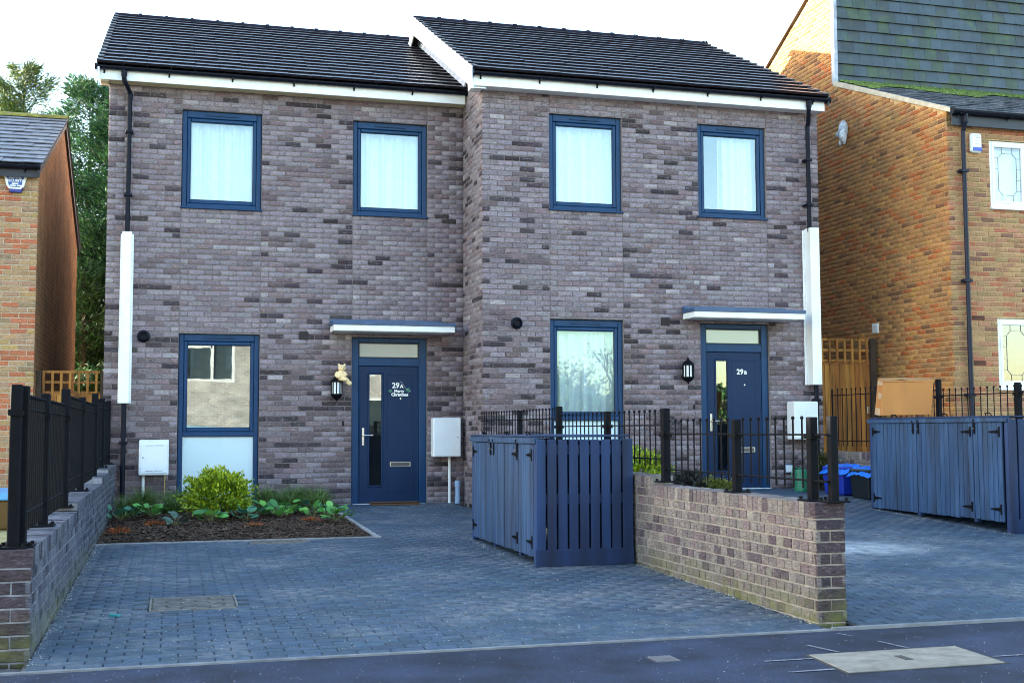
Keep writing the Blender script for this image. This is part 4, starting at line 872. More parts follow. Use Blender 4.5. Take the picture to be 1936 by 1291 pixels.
# ------------------------------------------------------------------ railings
def bar_mesh(h, r=.0068, ball=.0145):
    m = MB(); m.tube([(0, 0, 0), (0, 0, h-.01)], r, 6); m.ball((0, 0, h-.004), ball, 6, 4); return m.mesh('bar', M_BLACK)
def railing(root, X, panels, posts, spacing=.128, ps=.03):
    for (ya, yb, zt, r1, r2, zb) in panels:
        for z in (r1, r2):
            q = MB(); q.box(X-.013, X+.013, ya, yb, z-.006, z+.006); q.build('rail', M_BLACK, root, bevel=.002)
        n = int((yb-ya)/spacing); me = bar_mesh(zt-zb)
        for i in range(n):
            y = ya+(i+.5)*(yb-ya)/n
            if any(abs(y-p[0]) < .055 for p in posts): continue
            link('bar', me, root, mw=Matrix.Translation((X, y, zb)) @ Matrix.Rotation(random.uniform(-.006, .006), 4, 'X'))
    for p in posts:
        y, zb, zt = p[:3]; X_ = X+(p[3] if len(p) > 3 else 0); s = p[4] if len(p) > 4 else ps
        q = MB(); q.box(X_-s, X_+s, y-s, y+s, zb, zt); po = q.build('post', M_BLACK, root, bevel=.005)
        if s > .02:
            q = MB(); q.box(X_-.08, X_+.08, y-.08, y+.08, zb, zb+.012); q.build('base_plate', M_BLACK, po, bevel=.003)
            for sx in (-1, 1):
                for sy in (-1, 1): q = MB(); q.tube([(X_+sx*.06, y+sy*.06, zb+.01), (X_+sx*.06, y+sy*.06, zb+.03)], .012, 6); q.build('bolt', M_BLACK, po)
            for z in p[5:] : q = MB(); q.box(X_-s-.008, X_+s+.008, y-.05, y+.05, z-.022, z+.012); q.build('clamp', M_BLACK, po)
rC = empty('railing', (4.13, -9, .578), 'black ball-top railing on the wall between the driveways', 'railing')
railing(rC, 4.13, [(-10.64, -7.93, 1.145, 1.025, .715, .66), (-7.87, -4.87, 1.235, 1.10, .80, .74), (-4.81, BY-.03, 1.305, 1.19, .88, .82)],
        [(-10.45, .578, 1.145, 0, .03, 1.02), (-10.63, .578, 1.15, .05, .028), (-9.30, .578, 1.14, 0, .03, 1.02), (-7.90, .60, 1.25, 0, .033, 1.02), (-6.42, .653, 1.245, 0, .03, 1.1), (-4.84, .66, 1.325, 0, .033, 1.1), (-3.24, .728, 1.305, 0, .03)])
rL = empty('railing', (-.93, -9, .4), 'tall black railing on the left boundary wall', 'railing')
railing(rL, -.93, [(-10.28, -7.09, 1.285, 1.20, .565, .45), (-7.01, -3.14, 1.365, 1.28, .64, .53), (-3.06, -.02, 1.445, 1.36, .72, .61)],
        [(-10.36, .401, 1.335, 0, .032, 1.18), (-10.29, .401, 1.33, .03, .032), (-8.72, .401, 1.33, 0, .032, 1.18), (-7.05, .43, 1.42, 0, .035, 1.18), (-5.15, .476, 1.40, 0, .032, 1.26), (-3.10, .51, 1.50, 0, .035, 1.26), (-1.6, .60, 1.48, 0, .032), (-.04, .60, 1.49, 0, .03)], spacing=.118)
rR = empty('railing', (9.7, -5, .7), 'black ball-top railing between the ochre house and the right driveway', 'railing')
railing(rR, 9.7, [(-8.0, -6.98, 1.50, 1.41, .72, .66), (-6.9, -3.98, 1.575, 1.49, .80, .73), (-3.90, -1.22, 1.66, 1.57, .88, .80)],
        [(-6.94, .645, 1.62, 0, .03), (-5.5, .645, 1.61, 0, .03, 1.48), (-3.94, .66, 1.71, 0, .03, 1.48), (-1.25, .72, 1.67, 0, .012)], spacing=.125)

# ------------------------------------------------------------------ timber bin stores
M_STAIN = mat('blue_stain_weathered', (.013, .045, .115), .8, var=.45, vscale=9, bump=.7, bscale=40, stretch=(1, 1, .08), dirt=((.036, .082, .165), .4), dscale=20, island=.0)
M_STAIN2 = mat('blue_stain_light', (.020, .058, .135), .8, var=.45, vscale=9, bump=.7, bscale=40, stretch=(1, 1, .08), dirt=((.016, .032, .068), .4), dscale=20)
M_STAIN3 = mat('blue_stain_dark', (.004, .020, .072), .7, var=.45, vscale=7, bump=.5, bscale=40, stretch=(1, 1, .1))
M_STAIN4 = mat('blue_stain_deep', (.006, .029, .098), .7, var=.45, vscale=7, bump=.5, bscale=40, stretch=(1, 1, .1))
def tee_hinge(parent, x, y, z, s):
    q = MB(); q.box(x-.006, x, y-.012, y+.012, z-.055, z+.055); q.hexa([(x-.007, y, z-.022), (x-.001, y, z-.022), (x-.001, y+s*.17, z-.006), (x-.007, y+s*.17, z-.006), (x-.007, y, z+.022), (x-.001, y, z+.022), (x-.001, y+s*.17, z+.006), (x-.007, y+s*.17, z+.006)])
    for k in (.03, .08, .13): q.tube([(x-.012, y+s*k, z), (x-.006, y+s*k, z)], .007, 6)
    q.build('hinge', M_BLACK, parent)
def latch(parent, x, y, z):
    q = MB(); q.box(x-.01, x, y-.014, y+.014, z-.09, z+.075); q.tube([(x-.02, y, z+.06), (x-.006, y, z+.06)], .012, 6); l_ = q.build('latch', M_BLACK, parent, bevel=.003)
    q = MB(); q.tube([(x-.018, y-.004, z-.03), (x-.018, y+.03, z-.03)], .009, 6); q.build('latch_knob', M_CHROME, l_)
def bin_store(root, x0, x1, y0, y1, zg0, zg1, z1, doors, hinges, latches, zd0, zd1, feet=False):
    """doors: [(ya, yb)], long door side faces -X, slatted end faces -Y (near)"""
    zb = min(zg0, zg1)
    for (x, y, zz) in ((x0+.03, y0+.05, zg0), (x0+.03, y1-.03, zg1), (x1-.03, y0+.05, zg0), (x1-.03, y1-.03, zg1)):
        q = MB(); q.box(x-.03, x+.03, y-.03, y+.03, zz, z1-.02); q.build('corner_post', M_STAIN4, root, bevel=.004)
    for y in [d[1] for d in doors[:-1]]: q = MB(); q.box(x0+.012, x0+.06, y-.03, y+.03, zd0-.03, z1-.02); q.build('door_post', M_STAIN4, root)
    for i, (ya, yb) in enumerate(doors):
        q = MB(); q.box(x0+.02, x0+.045, ya+.03, yb-.03, zd0+.12, zd0+.21); q.box(x0+.02, x0+.045, ya+.03, yb-.03, zd1-.21, zd1-.12); d = q.build('door', M_STAIN4, root)
        n = max(3, int(round((yb-ya)/.088))); w = (yb-ya-.012)/n
        for k in range(n):
            q = MB(); a = ya+.006+k*w; dz = random.uniform(-.006, .006); q.box(x0+random.uniform(-.002, .002), x0+.019, a+.003, a+w-.003, zd0+dz, zd1)
            q.build('board', random.choice([M_STAIN, M_STAIN, M_STAIN2]), d, bevel=.003)
        for (y, s) in hinges[i]:
            tee_hinge(d, x0-.002, y, zd1-.10, s); tee_hinge(d, x0-.002, y, zd0+.13, s)
        for y in latches[i]: latch(d, x0-.004, y, zd1-.035)
    q = MB(); q.box(x0-.018, x0+.03, y0+.02, y1+.02, zd1+.004, z1-.004); q.build('top_rail', M_STAIN, root, bevel=.004)
    n = 9; w = (x1-x0)/n
    for k in range(n):
        q = MB(); a = x0+k*w; q.box(a+.004, a+w-(.014 if k < n-1 else .0), y0+.001, y0+.02, zg0+.14, z1-.022+random.uniform(-.004, 0)); q.build('slat', random.choice([M_STAIN3, M_STAIN4, M_STAIN3]), root, bevel=.003)
    q = MB(); q.box(x0-.008, x1+.004, y0-.006, y0+.022, zg0+.0, zg0+.15); q.build('kick_board', M_STAIN3, root, bevel=.004)
    for zz in (zg0+.55, z1-.16): q = MB(); q.box(x0+.06, x1-.06, y0+.022, y0+.045, zz, zz+.09); q.build('cross_rail', M_STAIN4, root)
    n = 8; ww = (x1-x0)/n
    for k in range(n):
        q = MB(); q.box(x0+k*ww+.004, x0+(k+1)*ww-.004, y1-.02, y1, zg1+.1, z1-.03); q.build('slat', M_STAIN3, root)
    q = MB(); q.box(x1-.02, x1-.002, y0+.03, y1-.03, zb+.05, z1-.04); q.build('back_panel', M_STAIN3, root)
    for i, (ya, yb) in enumerate(doors):
        q = MB(); q.hexa([(x0-.025, ya+.004, z1-.004), (x1+.0, ya+.004, z1-.004), (x1+.0, yb-.004, z1-.004), (x0-.025, yb-.004, z1-.004), (x0-.025, ya+.004, z1+.014), (x1, ya+.004, z1+.016), (x1, yb-.004, z1+.016), (x0-.025, yb-.004, z1+.014)]); ld = q.build('lid', M_STAIN3, root, bevel=.004)
        q = MB(); ym = (ya+yb)/2; q.tube([(x0+.03, ym-.05, z1+.012), (x0+.01, ym-.04, z1+.045), (x0+.01, ym+.04, z1+.045), (x0+.03, ym+.05, z1+.012)], .007, 6); q.build('lid_handle', M_BLACK, ld)
    if feet: q = MB(); q.box(x0+.005, x0+.05, y0+.03, y0+.08, zg0-.005, zg0+.1); q.build('foot', mat('raw_timber', (.45, .36, .13), .8), root)
bA = empty('bin_store', (3.54, -6.2, -.13), 'blue stained timber bin store beside the wall between the driveways', 'bin store', 'blue timber bin stores')
bin_store(bA, 3.075, 4.0, -7.44, -5.03, gA(-7.44), gA(-5.03), 1.0, [(-7.36, -6.86), (-6.86, -5.93), (-5.93, -5.06)], [[(-7.31, 1)], [(-6.82, 1)], [(-5.09, -1)]], [[], [-6.83, -5.97], [-5.85]], -.075, .935)
bB = empty('bin_store', (9.0, -5.5, .05), 'blue stained timber bin store at the right edge with a carton on top', 'bin store', 'blue timber bin stores')
bin_store(bB, 8.50, 9.48, -6.86, -4.18, gB(-6.86), gB(-4.18), 1.185, [(-6.75, -6.25), (-6.25, -5.19), (-5.19, -4.23)], [[(-6.70, 1)], [(-6.21, 1)], [(-4.26, -1)]], [[], [-6.29, -5.24], [-5.13]], .065, 1.125, feet=True)

# ------------------------------------------------------------------ timber fences
M_FENCE = [mat('fence_pine_%d' % k, c, .8, var=.3, vscale=5, bump=.6, bscale=30, stretch=(1, 1, .1), dirt=((.09, .035, .010), .5), dscale=9) for k, c in enumerate(((.44, .185, .034), (.34, .13, .025), (.52, .24, .048)))]
M_FPOST = mat('fence_post', (.055, .035, .022), .85, var=.3, vscale=8)
fL = empty('trellis_fence', (-1.5, .6, -.1), 'short trellis-topped timber fence between left house and grey house', 'fence', 'timber fences between houses')
for x in (-1.915, -1.045): q = MB(); q.box(x-.035, x+.035, .58, .65, -.2, 1.93); q.build('post', M_FPOST, fL, bevel=.004)
for i in range(7): q = MB(); x = -1.85+i*.119; q.box(x-.018, x+.018, .585, .60, 1.60, 1.935); q.build('lattice_bar', random.choice(M_FENCE), fL, bevel=.002)
for z in (1.62, 1.765, 1.915): q = MB(); q.box(-1.87, -1.09, .602, .616, z-.018, z+.018); q.build('lattice_bar', random.choice(M_FENCE), fL, bevel=.002)
for i in range(8): q = MB(); x = -1.87+i*.1; q.box(x, x+.096, .59, .605+random.uniform(0, .006), -.05, 1.592); q.build('board', random.choice(M_FENCE), fL, bevel=.002)
q = MB(); q.box(-1.88, -1.08, .583, .612, 1.578, 1.598); q.build('rail', M_FENCE[0], fL)
fR = empty('trellis_fence', (10.3, -.45, .2), 'tall trellis-topped timber fence panel beside the ochre gable wall', 'fence', 'timber fences between houses')
q = MB(); q.box(10.87, 10.97, -.50, -.40, .2, 2.52); q.build('post', M_FPOST, fR, bevel=.005)
q = MB(); q.box(9.60, 9.66, -.48, -.41, .2, 2.5); q.build('post', M_FPOST, fR, bevel=.005)
for i in range(9): q = MB(); x = 9.72+i*.137; q.box(x-.02, x+.02, -.475, -.455, 2.13, 2.52); q.build('lattice_bar', random.choice(M_FENCE), fR, bevel=.002)
for z in (2.16, 2.33, 2.50): q = MB(); q.box(9.67, 10.86, -.453, -.435, z-.02, z+.02); q.build('lattice_bar', random.choice(M_FENCE), fR, bevel=.002)
for i in range(13): q = MB(); x = 9.67+i*.0915; q.box(x, x+.086, -.47+random.uniform(-.006, .006), -.45, .3, 2.12); q.build('board', random.choice(M_FENCE), fR, bevel=.003)
for z in (2.115,): q = MB(); q.box(9.67, 10.86, -.482, -.44, z-.012, z+.012); q.build('rail', M_FENCE[1], fR)
q = MB(); q.box(10.78, 10.84, -.49, -.474, 1.3, 1.42); q.build('latch', M_CHROME, fR, bevel=.004)

# ------------------------------------------------------------------ wall fittings
def meter_box(name, x0, x1, z0, z1, y0, y1, label, conduit=None, vents=False, knob='r'):
    r_ = empty(name, ((x0+x1)/2, y1, z0), label, 'meter box', 'white meter boxes')
    q = MB(); q.box(x0, x1, y0+.012, y1-.004, z0, z1); q.build('case', M_MWHITE, r_, bevel=.012)
    q = MB(); i = .025 if vents else .008; q.box(x0+i, x1-i*.7, y0, y0+.014, z0+i, z1-i*(2 if vents else 1)); d = q.build('door', M_MWHITE, r_, bevel=.006)
    if vents:
        for z in (z1-.078, z0+.062):
            for a, b in ((.22, .48), (.52, .82)): q = MB(); w = x1-x0; q.box(x0+a*w, x0+b*w, y0-.002, y0+.004, z-.003, z+.003); q.build('vent_slot', M_RUBBER, d)
    q = MB(); kx = x1-.05 if knob == 'r' else x0+.055; kz = (z0+z1)/2; q.tube([(kx, y0-.006, kz), (kx, y0+.002, kz)], .009, 8); q.build('lock', M_PIPE, d)
    if conduit:
        q = MB(); q.tube([(conduit[0], y1-.045, z0+.01), (conduit[0], y1-.045, conduit[1])], .021, 10); q.build('conduit', M_WHITE, r_)
    return r_
gb_ = meter_box('meter_box', -.51, -.11, .45, .94, -.20, 0, 'white gas meter box with vent slots left of the ground floor window', (-.45, -.06), True, 'l')
q = MB(); q.tube([(-.16, -.05, .46), (-.16, -.05, .10), (-.17, -.05, .09), (-.66, -.05, .10)], .009, 6); q.build('gas_pipe', mat('brass_pipe', (.45, .33, .12), .4, metal=.6), gb_)
meter_box('meter_box', 3.665, 4.085, .665, 1.245, -.21, 0, 'white electricity meter box right of door 29A', (3.945, -.03))
meter_box('meter_box', 8.94, 9.335, .90, 1.475, BY-.26, BY, 'white meter box below the boxed downpipe beside door 29B')
gu = empty('drain_riser', (4.06, -.09, -.02), 'pale blue drain riser pipe standing in the corner by the meter box', 'pipe')
M_GUL = mat('pale_blue_pvc', (.26, .38, .55), .45, var=.1)
q = MB(); q.tube([(4.06, -.09, -.03), (4.06, -.09, .07)], .043, 12); q.tube([(4.06, -.09, .07), (4.06, -.09, .22)], .036, 12); q.build('pipe', M_GUL, gu)
q = MB(); q.tube([(4.06, -.09, .22), (4.06, -.09, .31)], .045, 12); q.build('socket', M_GUL, gu)
ob = empty('outlet_box', (8.93, BY, .45), 'small pale outlet box low on the wall right of door 29B', 'socket')
q = MB(); q.box(8.87, 8.99, BY-.07, BY-.004, .40, .52); q.build('case', M_GUL, ob, bevel=.01); q = MB(); q.box(8.88, 8.98, BY-.078, BY-.07, .41, .51); q.build('cover', M_MWHITE, ob, bevel=.004)
M_LGL = mat('lantern_glass', (.80, .83, .86), .3)
def lantern(x, y, z, label):
    """half lantern on the wall: y = wall plane, z = middle of the glass"""
    r_ = empty('wall_lantern', (x, y, z-.2), label, 'lamp', 'black wall lanterns')
    q = MB(); q.box(x-.06, x+.06, y-.014, y-.002, z-.13, z+.14); q.build('back_plate', M_BLACK, r_, bevel=.006)
    q = MB(); q.lathe((x, y-.07, z), [(.072, -.085), (.072, .088)], 12); q.build('glass', M_LGL, r_, smooth=True)
    q = MB(); q.lathe((x, y-.07, z), [(.0, .205), (.012, .20), (.016, .185), (.01, .175), (.03, .165), (.062, .135), (.09, .105), (.094, .088), (.07, .086)], 12); q.build('cap', M_BLACK, r_)
    q = MB(); q.lathe((x, y-.07, z), [(.07, -.082), (.088, -.086), (.084, -.10), (.06, -.135), (.03, -.158), (.012, -.165), (.014, -.18), (.0, -.195)], 12); q.build('base', M_BLACK, r_)
    for k in range(9):
        t = 2*math.pi*(k+.5)/9; a, b = x+.079*math.cos(t), y-.07+.079*math.sin(t); q = MB(); q.box(a-.0075, a+.0075, b-.0075, b+.0075, z-.088, z+.09); q.build('glazing_bar', M_BLACK, r_)
lantern(2.245, 0, 1.68, 'black wall lantern beside door 29A with a teddy bear sitting on it')
lantern(7.295, BY, 1.92, 'black wall lantern beside door 29B')
# ---- teddy bear sitting on the lantern
bear = empty('teddy_bear', (2.31, -.10, 1.80), 'cream teddy bear sitting on the lantern left of the door', 'teddy bear')
bx, by, bz = 2.30, -.115, 1.80
q = MB()
q.ball((bx, by, bz+.075), .062, 14, 10, sc=(1.05, .85, 1.15)); q.ball((bx+.012, by-.01, bz+.175), .052, 14, 10, sc=(1.08, .95, .95)); q.ball((bx+.026, by-.05, bz+.162), .024, 10, 8)
for s in (-1, 1): q.ball((bx+.012+s*.042, by, bz+.222), .019, 10, 8, sc=(1, .6, 1))
q.tube([(bx-.05, by-.005, bz+.11), (bx-.075, by-.02, bz+.07), (bx-.05, by-.055, bz+.04), (bx-.01, by-.068, bz+.045)], [.026, .028, .026, .022], 10); q.tube([(bx+.05, by-.01, bz+.11), (bx+.068, by-.03, bz+.075), (bx+.035, by-.065, bz+.055)], [.025, .026, .022], 10)
q.tube([(bx-.02, by-.02, bz+.02), (bx+.02, by-.07, bz+.012), (bx+.05, by-.09, bz+.0)], [.035, .03, .028], 10); q.tube([(bx+.035, by, bz+.03), (bx+.085, by-.04, bz-.005), (bx+.105, by-.06, bz-.045)], [.036, .033, .028], 10); q.ball((bx+.118, by-.07, bz-.05), .034, 10, 8); q.ball((bx+.055, by-.1, bz+.005), .03, 10, 8)
body = q.build('body', mat('bear_plush', (.80, .60, .34), .95, var=.15, vscale=30, bump=1.0, bscale=260), bear, smooth=True)
rm = body.modifiers.new('fuse', 'REMESH'); rm.mode = 'VOXEL'; rm.voxel_size = .007; rm.use_smooth_shade = True
q = MB(); q.ball((bx+.03, by-.076, bz+.166), .0075, 8, 6); q.build('nose', M_RUBBER, bear)
for s in (-1, 1): q = MB(); q.ball((bx+.018+s*.019, by-.056, bz+.187), .0048, 6, 5); q.build('eye', M_RUBBER, bear)
# ---- hanging sign on the door
sg = empty('hanging_sign', (3.2, dyA, 1.62), 'small Merry Christmas sign hanging under the number 29A', 'sign')
M_SIGN = mat('sign_white', (.85, .86, .84), .6); M_HOLLY = mat('holly_green', (.16, .42, .26), .6); M_STRING = mat('sign_string', (.6, .6, .6), .8)
sx_, sy_ = 3.205, dyA-.016
textmesh('lettering', 'Merry', .06, M_SIGN, sg, face_front(sx_-.01, sy_, 1.628), .003, bold=.0025)
textmesh('lettering', 'Christmas', .062, M_SIGN, sg, face_front(sx_, sy_, 1.575), .003, bold=.0028)
q = MB(); q.tube([(sx_-.07, sy_+.004, 1.69), (sx_+.02, sy_+.002, 1.79), (sx_+.10, sy_+.004, 1.675)], .0022, 4); q.build('string', M_STRING, sg)
for (a, b, s) in ((-.135, 1.655, 1), (-.15, 1.635, 1), (.125, 1.66, -1), (.145, 1.64, -1), (.115, 1.675, -1)):
    q = MB(); q.hexa([(sx_+a-s*.035, sy_, b+.02), (sx_+a, sy_-.003, b-.004), (sx_+a+s*.03, sy_, b-.014), (sx_+a, sy_-.003, b+.012), (sx_+a-s*.035, sy_+.003, b+.02), (sx_+a, sy_+.001, b-.004), (sx_+a+s*.03, sy_+.003, b-.014), (sx_+a, sy_+.001, b+.012)]); q.build('holly_leaf', M_HOLLY, sg)
# ---- alarm boxes
al = empty('alarm_box', (-2.25, LY, 4.42), 'blue shield-shaped alarm box with white rim under the left eaves', 'alarm box')
def shield(y0, y1, s, c=(-2.255, 4.575), lo=-.10, m=MB):
    pts = [(-.155, .12), (-.14, .14), (.14, .14), (.155, .12), (.105, -.065), (.075, -.10), (-.075, -.10), (-.105, -.065)]; q = m(); n = len(pts)
    vs = [(c[0]+x*s, y, c[1]+z*s) for y in (y0, y1) for x, z in pts]; q.add(vs, [tuple(range(n)), tuple(reversed(range(n, 2*n)))]+[(i, (i+1) % n, n+(i+1) % n, n+i) for i in range(n)]); return q
shield(LY-.06, LY-.004, 1.0).build('case', M_WHITE, al, bevel=.006)
shield(LY-.066, LY-.058, .80).build('face', mat('alarm_blue', (.012, .07, .30), .35), al)
q = MB(); q.hexa([(-2.25-.075, LY-.055, 4.42), (-2.25+.075, LY-.055, 4.42), (-2.25+.075, LY-.006, 4.42), (-2.25-.075, LY-.006, 4.42), (-2.25-.10, LY-.055, 4.51), (-2.25+.10, LY-.055, 4.51), (-2.25+.10, LY-.006, 4.51), (-2.25-.10, LY-.006, 4.51)]); q.build('strobe', mat('strobe_blue', (.008, .01, .20), .2), al, bevel=.008)
for t, s, z in (('ALPINE', .055, 4.618), ('SECURITY', .05, 4.568)): textmesh('lettering', t, s, M_SIGN, al, face_front(-2.255, LY-.067, z), .0015, bold=.0012)
for x, w, z in ((-2.255, .085, 4.543), (-2.285, .075, 4.515), (-2.205, .055, 4.515)): q = MB(); q.box(x-w/2, x+w/2, LY-.0685, LY-.066, z-.008, z+.008); q.build('small_print', M_SIGN, al)
al = empty('alarm_box', (11.515, RY, 5.2), 'white rounded alarm box with blue panel beside the leaded window', 'alarm box')
q = MB(); q.box(11.42, 11.615, RY-.075, RY-.004, 5.195, 5.49); q.build('case', M_WHITE, al, bevel=.025)
q = MB(); q.box(11.445, 11.605, RY-.081, RY-.074, 5.218, 5.272); q.build('strobe', mat('strobe_bright', (.01, .05, .42), .3), al, bevel=.006)
M_PRINT = mat('grey_print', (.42, .46, .44), .6)
for x, w, z, h_ in ((11.505, .05, 5.44, .012), (11.54, .075, 5.42, .014), (11.525, .07, 5.39, .006), (11.525, .06, 5.365, .006), (11.50, .04, 5.325, .014), (11.55, .045, 5.322, .014), (11.528, .05, 5.295, .006)): q = MB(); q.box(x-w/2, x+w/2, RY-.0768, RY-.0745, z-h_/2, z+h_/2); q.build('small_print', M_PRINT, al)
orn = empty('wall_fitting', (RX, .37, 6.1), 'lumpy white fitting high on the ochre gable wall', 'wall fitting')
q = MB(); q.ball((RX-.07, .37, 6.18), .14, 12, 9, sc=(.5, .85, 1.25)); q.ball((RX-.10, .33, 6.07), .085, 10, 8, sc=(.9, .8, 1.2)); q.ball((RX-.11, .47, 6.13), .05, 8, 6); q.ball((RX-.10, .30, 5.98), .04, 8, 6, sc=(1, .7, 1.6)); q.ball((RX-.1, .42, 5.97), .035, 8, 6, sc=(1, .7, 1.5))
o = q.build('body', mat('ornament_white', (.62, .66, .68), .7, var=.35, vscale=14, bump=1, bscale=40, dirt=((.12, .13, .14), .35), dscale=12), orn, smooth=True); rm = o.modifiers.new('fuse', 'REMESH'); rm.mode = 'VOXEL'; rm.voxel_size = .014
q = MB(); q.tube([(RX-.05, .37, 6.17), (RX, .37, 6.17)], .05, 8); q.build('mount', M_PIPE, orn)
vb = empty('vent_cover', (RX, -.4, 2.62), 'small white louvred vent on the ochre wall above the fence', 'vent')
q = MB(); q.box(RX-.04, RX-.004, -.475, -.32, 2.62, 2.78); q.build('case', M_WHITE, vb, bevel=.005)
for i in range(3): q = MB(); q.box(RX-.052, RX-.038, -.465, -.33, 2.64+i*.045, 2.652+i*.045); q.build('louvre', M_MWHITE, vb)

# ------------------------------------------------------------------ things standing about
mt = empty('door_mat', (3.08, -.12, 0), 'brown door mat on the step of door 29A', 'mat')
q = MB(); q.hexa([(2.74, -.30, -.022), (3.44, -.30, -.022), (3.44, -.035, -.018), (2.74, -.035, -.018), (2.74, -.30, .012), (3.44, -.30, .012), (3.44, -.035, .014), (2.74, -.035, .014)]); q.build('coir', mat('coir', (.17, .085, .035), .95, var=.3, vscale=60, bump=1, bscale=200), mt, bevel=.004)
q = MB(); q.ring(2.735, 3.445, -.30, -.03, .02, .02, .02, .02, .0, .017); q.v = [(p[0], p[2], p[1]) for p in q.v]; q.build('border', mat('mat_edge', (.05, .03, .02), .9), mt)
cb = empty('cardboard_carton', (8.95, -4.5, 1.23), 'large brown cardboard carton lying on the right hand bin store', 'box')
M_CARD = mat('cardboard', (.42, .175, .045), .85, var=.12, vscale=5, bump=.3, bscale=120, stretch=(1, 1, .2)); M_TAPE = mat('parcel_tape', (.50, .34, .18), .35, var=.1)
A = [Vector(p) for p in ((8.52, -4.40, 1.225), (9.17, -4.52, 1.235), (9.30, -4.20, 1.245), (8.66, -4.05, 1.245))]; up = Vector((.075, .02, .455))
top = [p+up*s for p, s in zip(A, (.93, .93, 1.02, 1.0))]
q = MB(); q.hexa([*A, *top]); q.build('carton', M_CARD, cb, bevel=.006)
q = MB(); n_ = (A[1]-A[0]).normalized()
f0, f1 = top[0]+Vector((0, -.004, .006)), top[1]+Vector((0, -.004, .006)); q.hexa([top[0]+Vector((-.004, -.004, 0)), top[1]+Vector((.004, -.004, 0)), top[2]+Vector((.004, 0, 0)), top[3]+Vector((-.004, 0, 0)), top[0]+Vector((-.02, -.004, .012)), top[1]+Vector((.02, -.002, .012)), top[2]+Vector((.01, 0, .012)), top[3]+Vector((-.01, 0, .014))]); q.build('flap', M_CARD, cb, bevel=.003)
def strip(a, b, w, off): q = MB(); a, b, w, off = Vector(a), Vector(b), Vector(w), Vector(off); q.quad(a-w+off, b-w+off, b+w+off, a+w+off); q.build('tape', M_TAPE, cb)
m0 = (A[0]+A[3])/2; t0 = (top[0]+top[3])/2; e_ = (A[3]-A[0])
strip(m0+e_*-.02, m0+up*.2+e_*-.02, e_*.42, (-.006, -.004, 0)); strip(A[0]+e_*.35+up*.45, A[0]+e_*.35+up*.62, e_*.33, (-.006, -.004, 0)); strip(t0-up*.13, t0+up*.01, e_*.46, (-.006, -.004, 0))
mid_l, mid_r = (top[0]+top[3])/2, (top[1]+top[2])/2; strip(mid_l, mid_r, (top[3]-top[0])*.12, (0, 0, .0175)); strip(mid_l+(mid_r-mid_l)*.25+Vector((0, -.08, 0)), mid_l+(mid_r-mid_l)*.42+Vector((0, -.1, 0)), (top[3]-top[0])*.14, (0, 0, .019))
def crate_bin(x, y, zg, w, d, h, col, label, rz, cover):
    r_ = empty('recycling_box', (x, y, zg), label, 'recycling bin', 'recycling boxes by the fence')
    M = Matrix.Translation((x, y, zg)) @ Matrix.Rotation(rz, 4, 'Z'); t = .86
    q = MB(); q.hexa([M @ Vector(p) for p in ((-w/2*t, -d/2*t, 0), (w/2*t, -d/2*t, 0), (w/2*t, d/2*t, 0), (-w/2*t, d/2*t, 0), (-w/2, -d/2, h), (w/2, -d/2, h), (w/2, d/2, h), (-w/2, d/2, h))]); q.build('tub', mat('bin_'+('blue' if col[2] > .1 else 'black'), col, .35, var=.1), r_, bevel=.02)
    n = 16; V = []; F = []
    for i in range(n+1):
        for j in range(n+1):
            u, v = i/n*2-1, j/n*2-1; e = max(abs(u), abs(v)); rr = .012*math.sin(u*9+x*3)*math.cos(v*7+y)+random.uniform(-.008, .008)
            hang = max(0, e-.78)/.22; hang = hang**.7; V.append(tuple(M @ Vector((u*(w/2+.018+.02*hang), v*(d/2+.018+.02*hang), h+.035-.03*e*e+rr-hang*(.10+.018*math.sin(u*4+v*3+x))))))
    for i in range(n):
        for j in range(n): a = i*(n+1)+j; F.append((a, a+n+1, a+n+2, a+1))
    link('cover', np_mesh('cover', V, F, mat('blue_cover', (.01, .15, .62), .45, var=.25, vscale=12, bump=.8, bscale=30), smooth=True), r_)
crate_bin(9.20, -2.35, gB(-2.35), .40, .48, .40, (.010, .03, .32), 'blue recycling box with bright blue cover by the side fence', .12, True)
crate_bin(9.24, -3.02, gB(-3.02), .42, .52, .41, (.010, .012, .014), 'black recycling box with bright blue cover next to the right bin store', -.05, True)
gc = empty('watering_can', (8.86, -1.75, gB(-1.75)), 'green watering can behind the railing right of door 29B', 'watering can')
M_GRN = mat('green_plastic', (.02, .17, .09), .4, var=.15)
q = MB(); zg = gB(-1.75); q.lathe((8.86, -1.75, zg), [(.0, 0), (.10, 0), (.105, .02), (.095, .30), (.085, .32), (.0, .32)], 14); q.build('body', M_GRN, gc, smooth=False)
q = MB(); q.tube([(8.94, -1.77, zg+.05), (9.05, -1.8, zg+.2), (9.1, -1.82, zg+.33)], [.02, .015, .012], 8); q.build('spout', M_GRN, gc); q = MB(); q.tube([(8.78, -1.74, zg+.1), (8.70, -1.74, zg+.2), (8.74, -1.74, zg+.36), (8.86, -1.75, zg+.33)], .011, 8); q.build('handle', M_GRN, gc)
lt = empty('litter_scrap', (-.42, -9.13, gA(-9.13)), 'small teal plastic scrap lying on the left driveway', 'litter')
q = MB(); z = gA(-9.13); q.hexa([(-.46, -9.15, z+.001), (-.385, -9.17, z+.001), (-.375, -9.13, z+.001), (-.45, -9.11, z+.001), (-.455, -9.15, z+.016), (-.39, -9.165, z+.008), (-.38, -9.135, z+.012), (-.445, -9.115, z+.02)]); q.build('scrap', mat('teal_plastic', (.01, .20, .20), .4), lt)
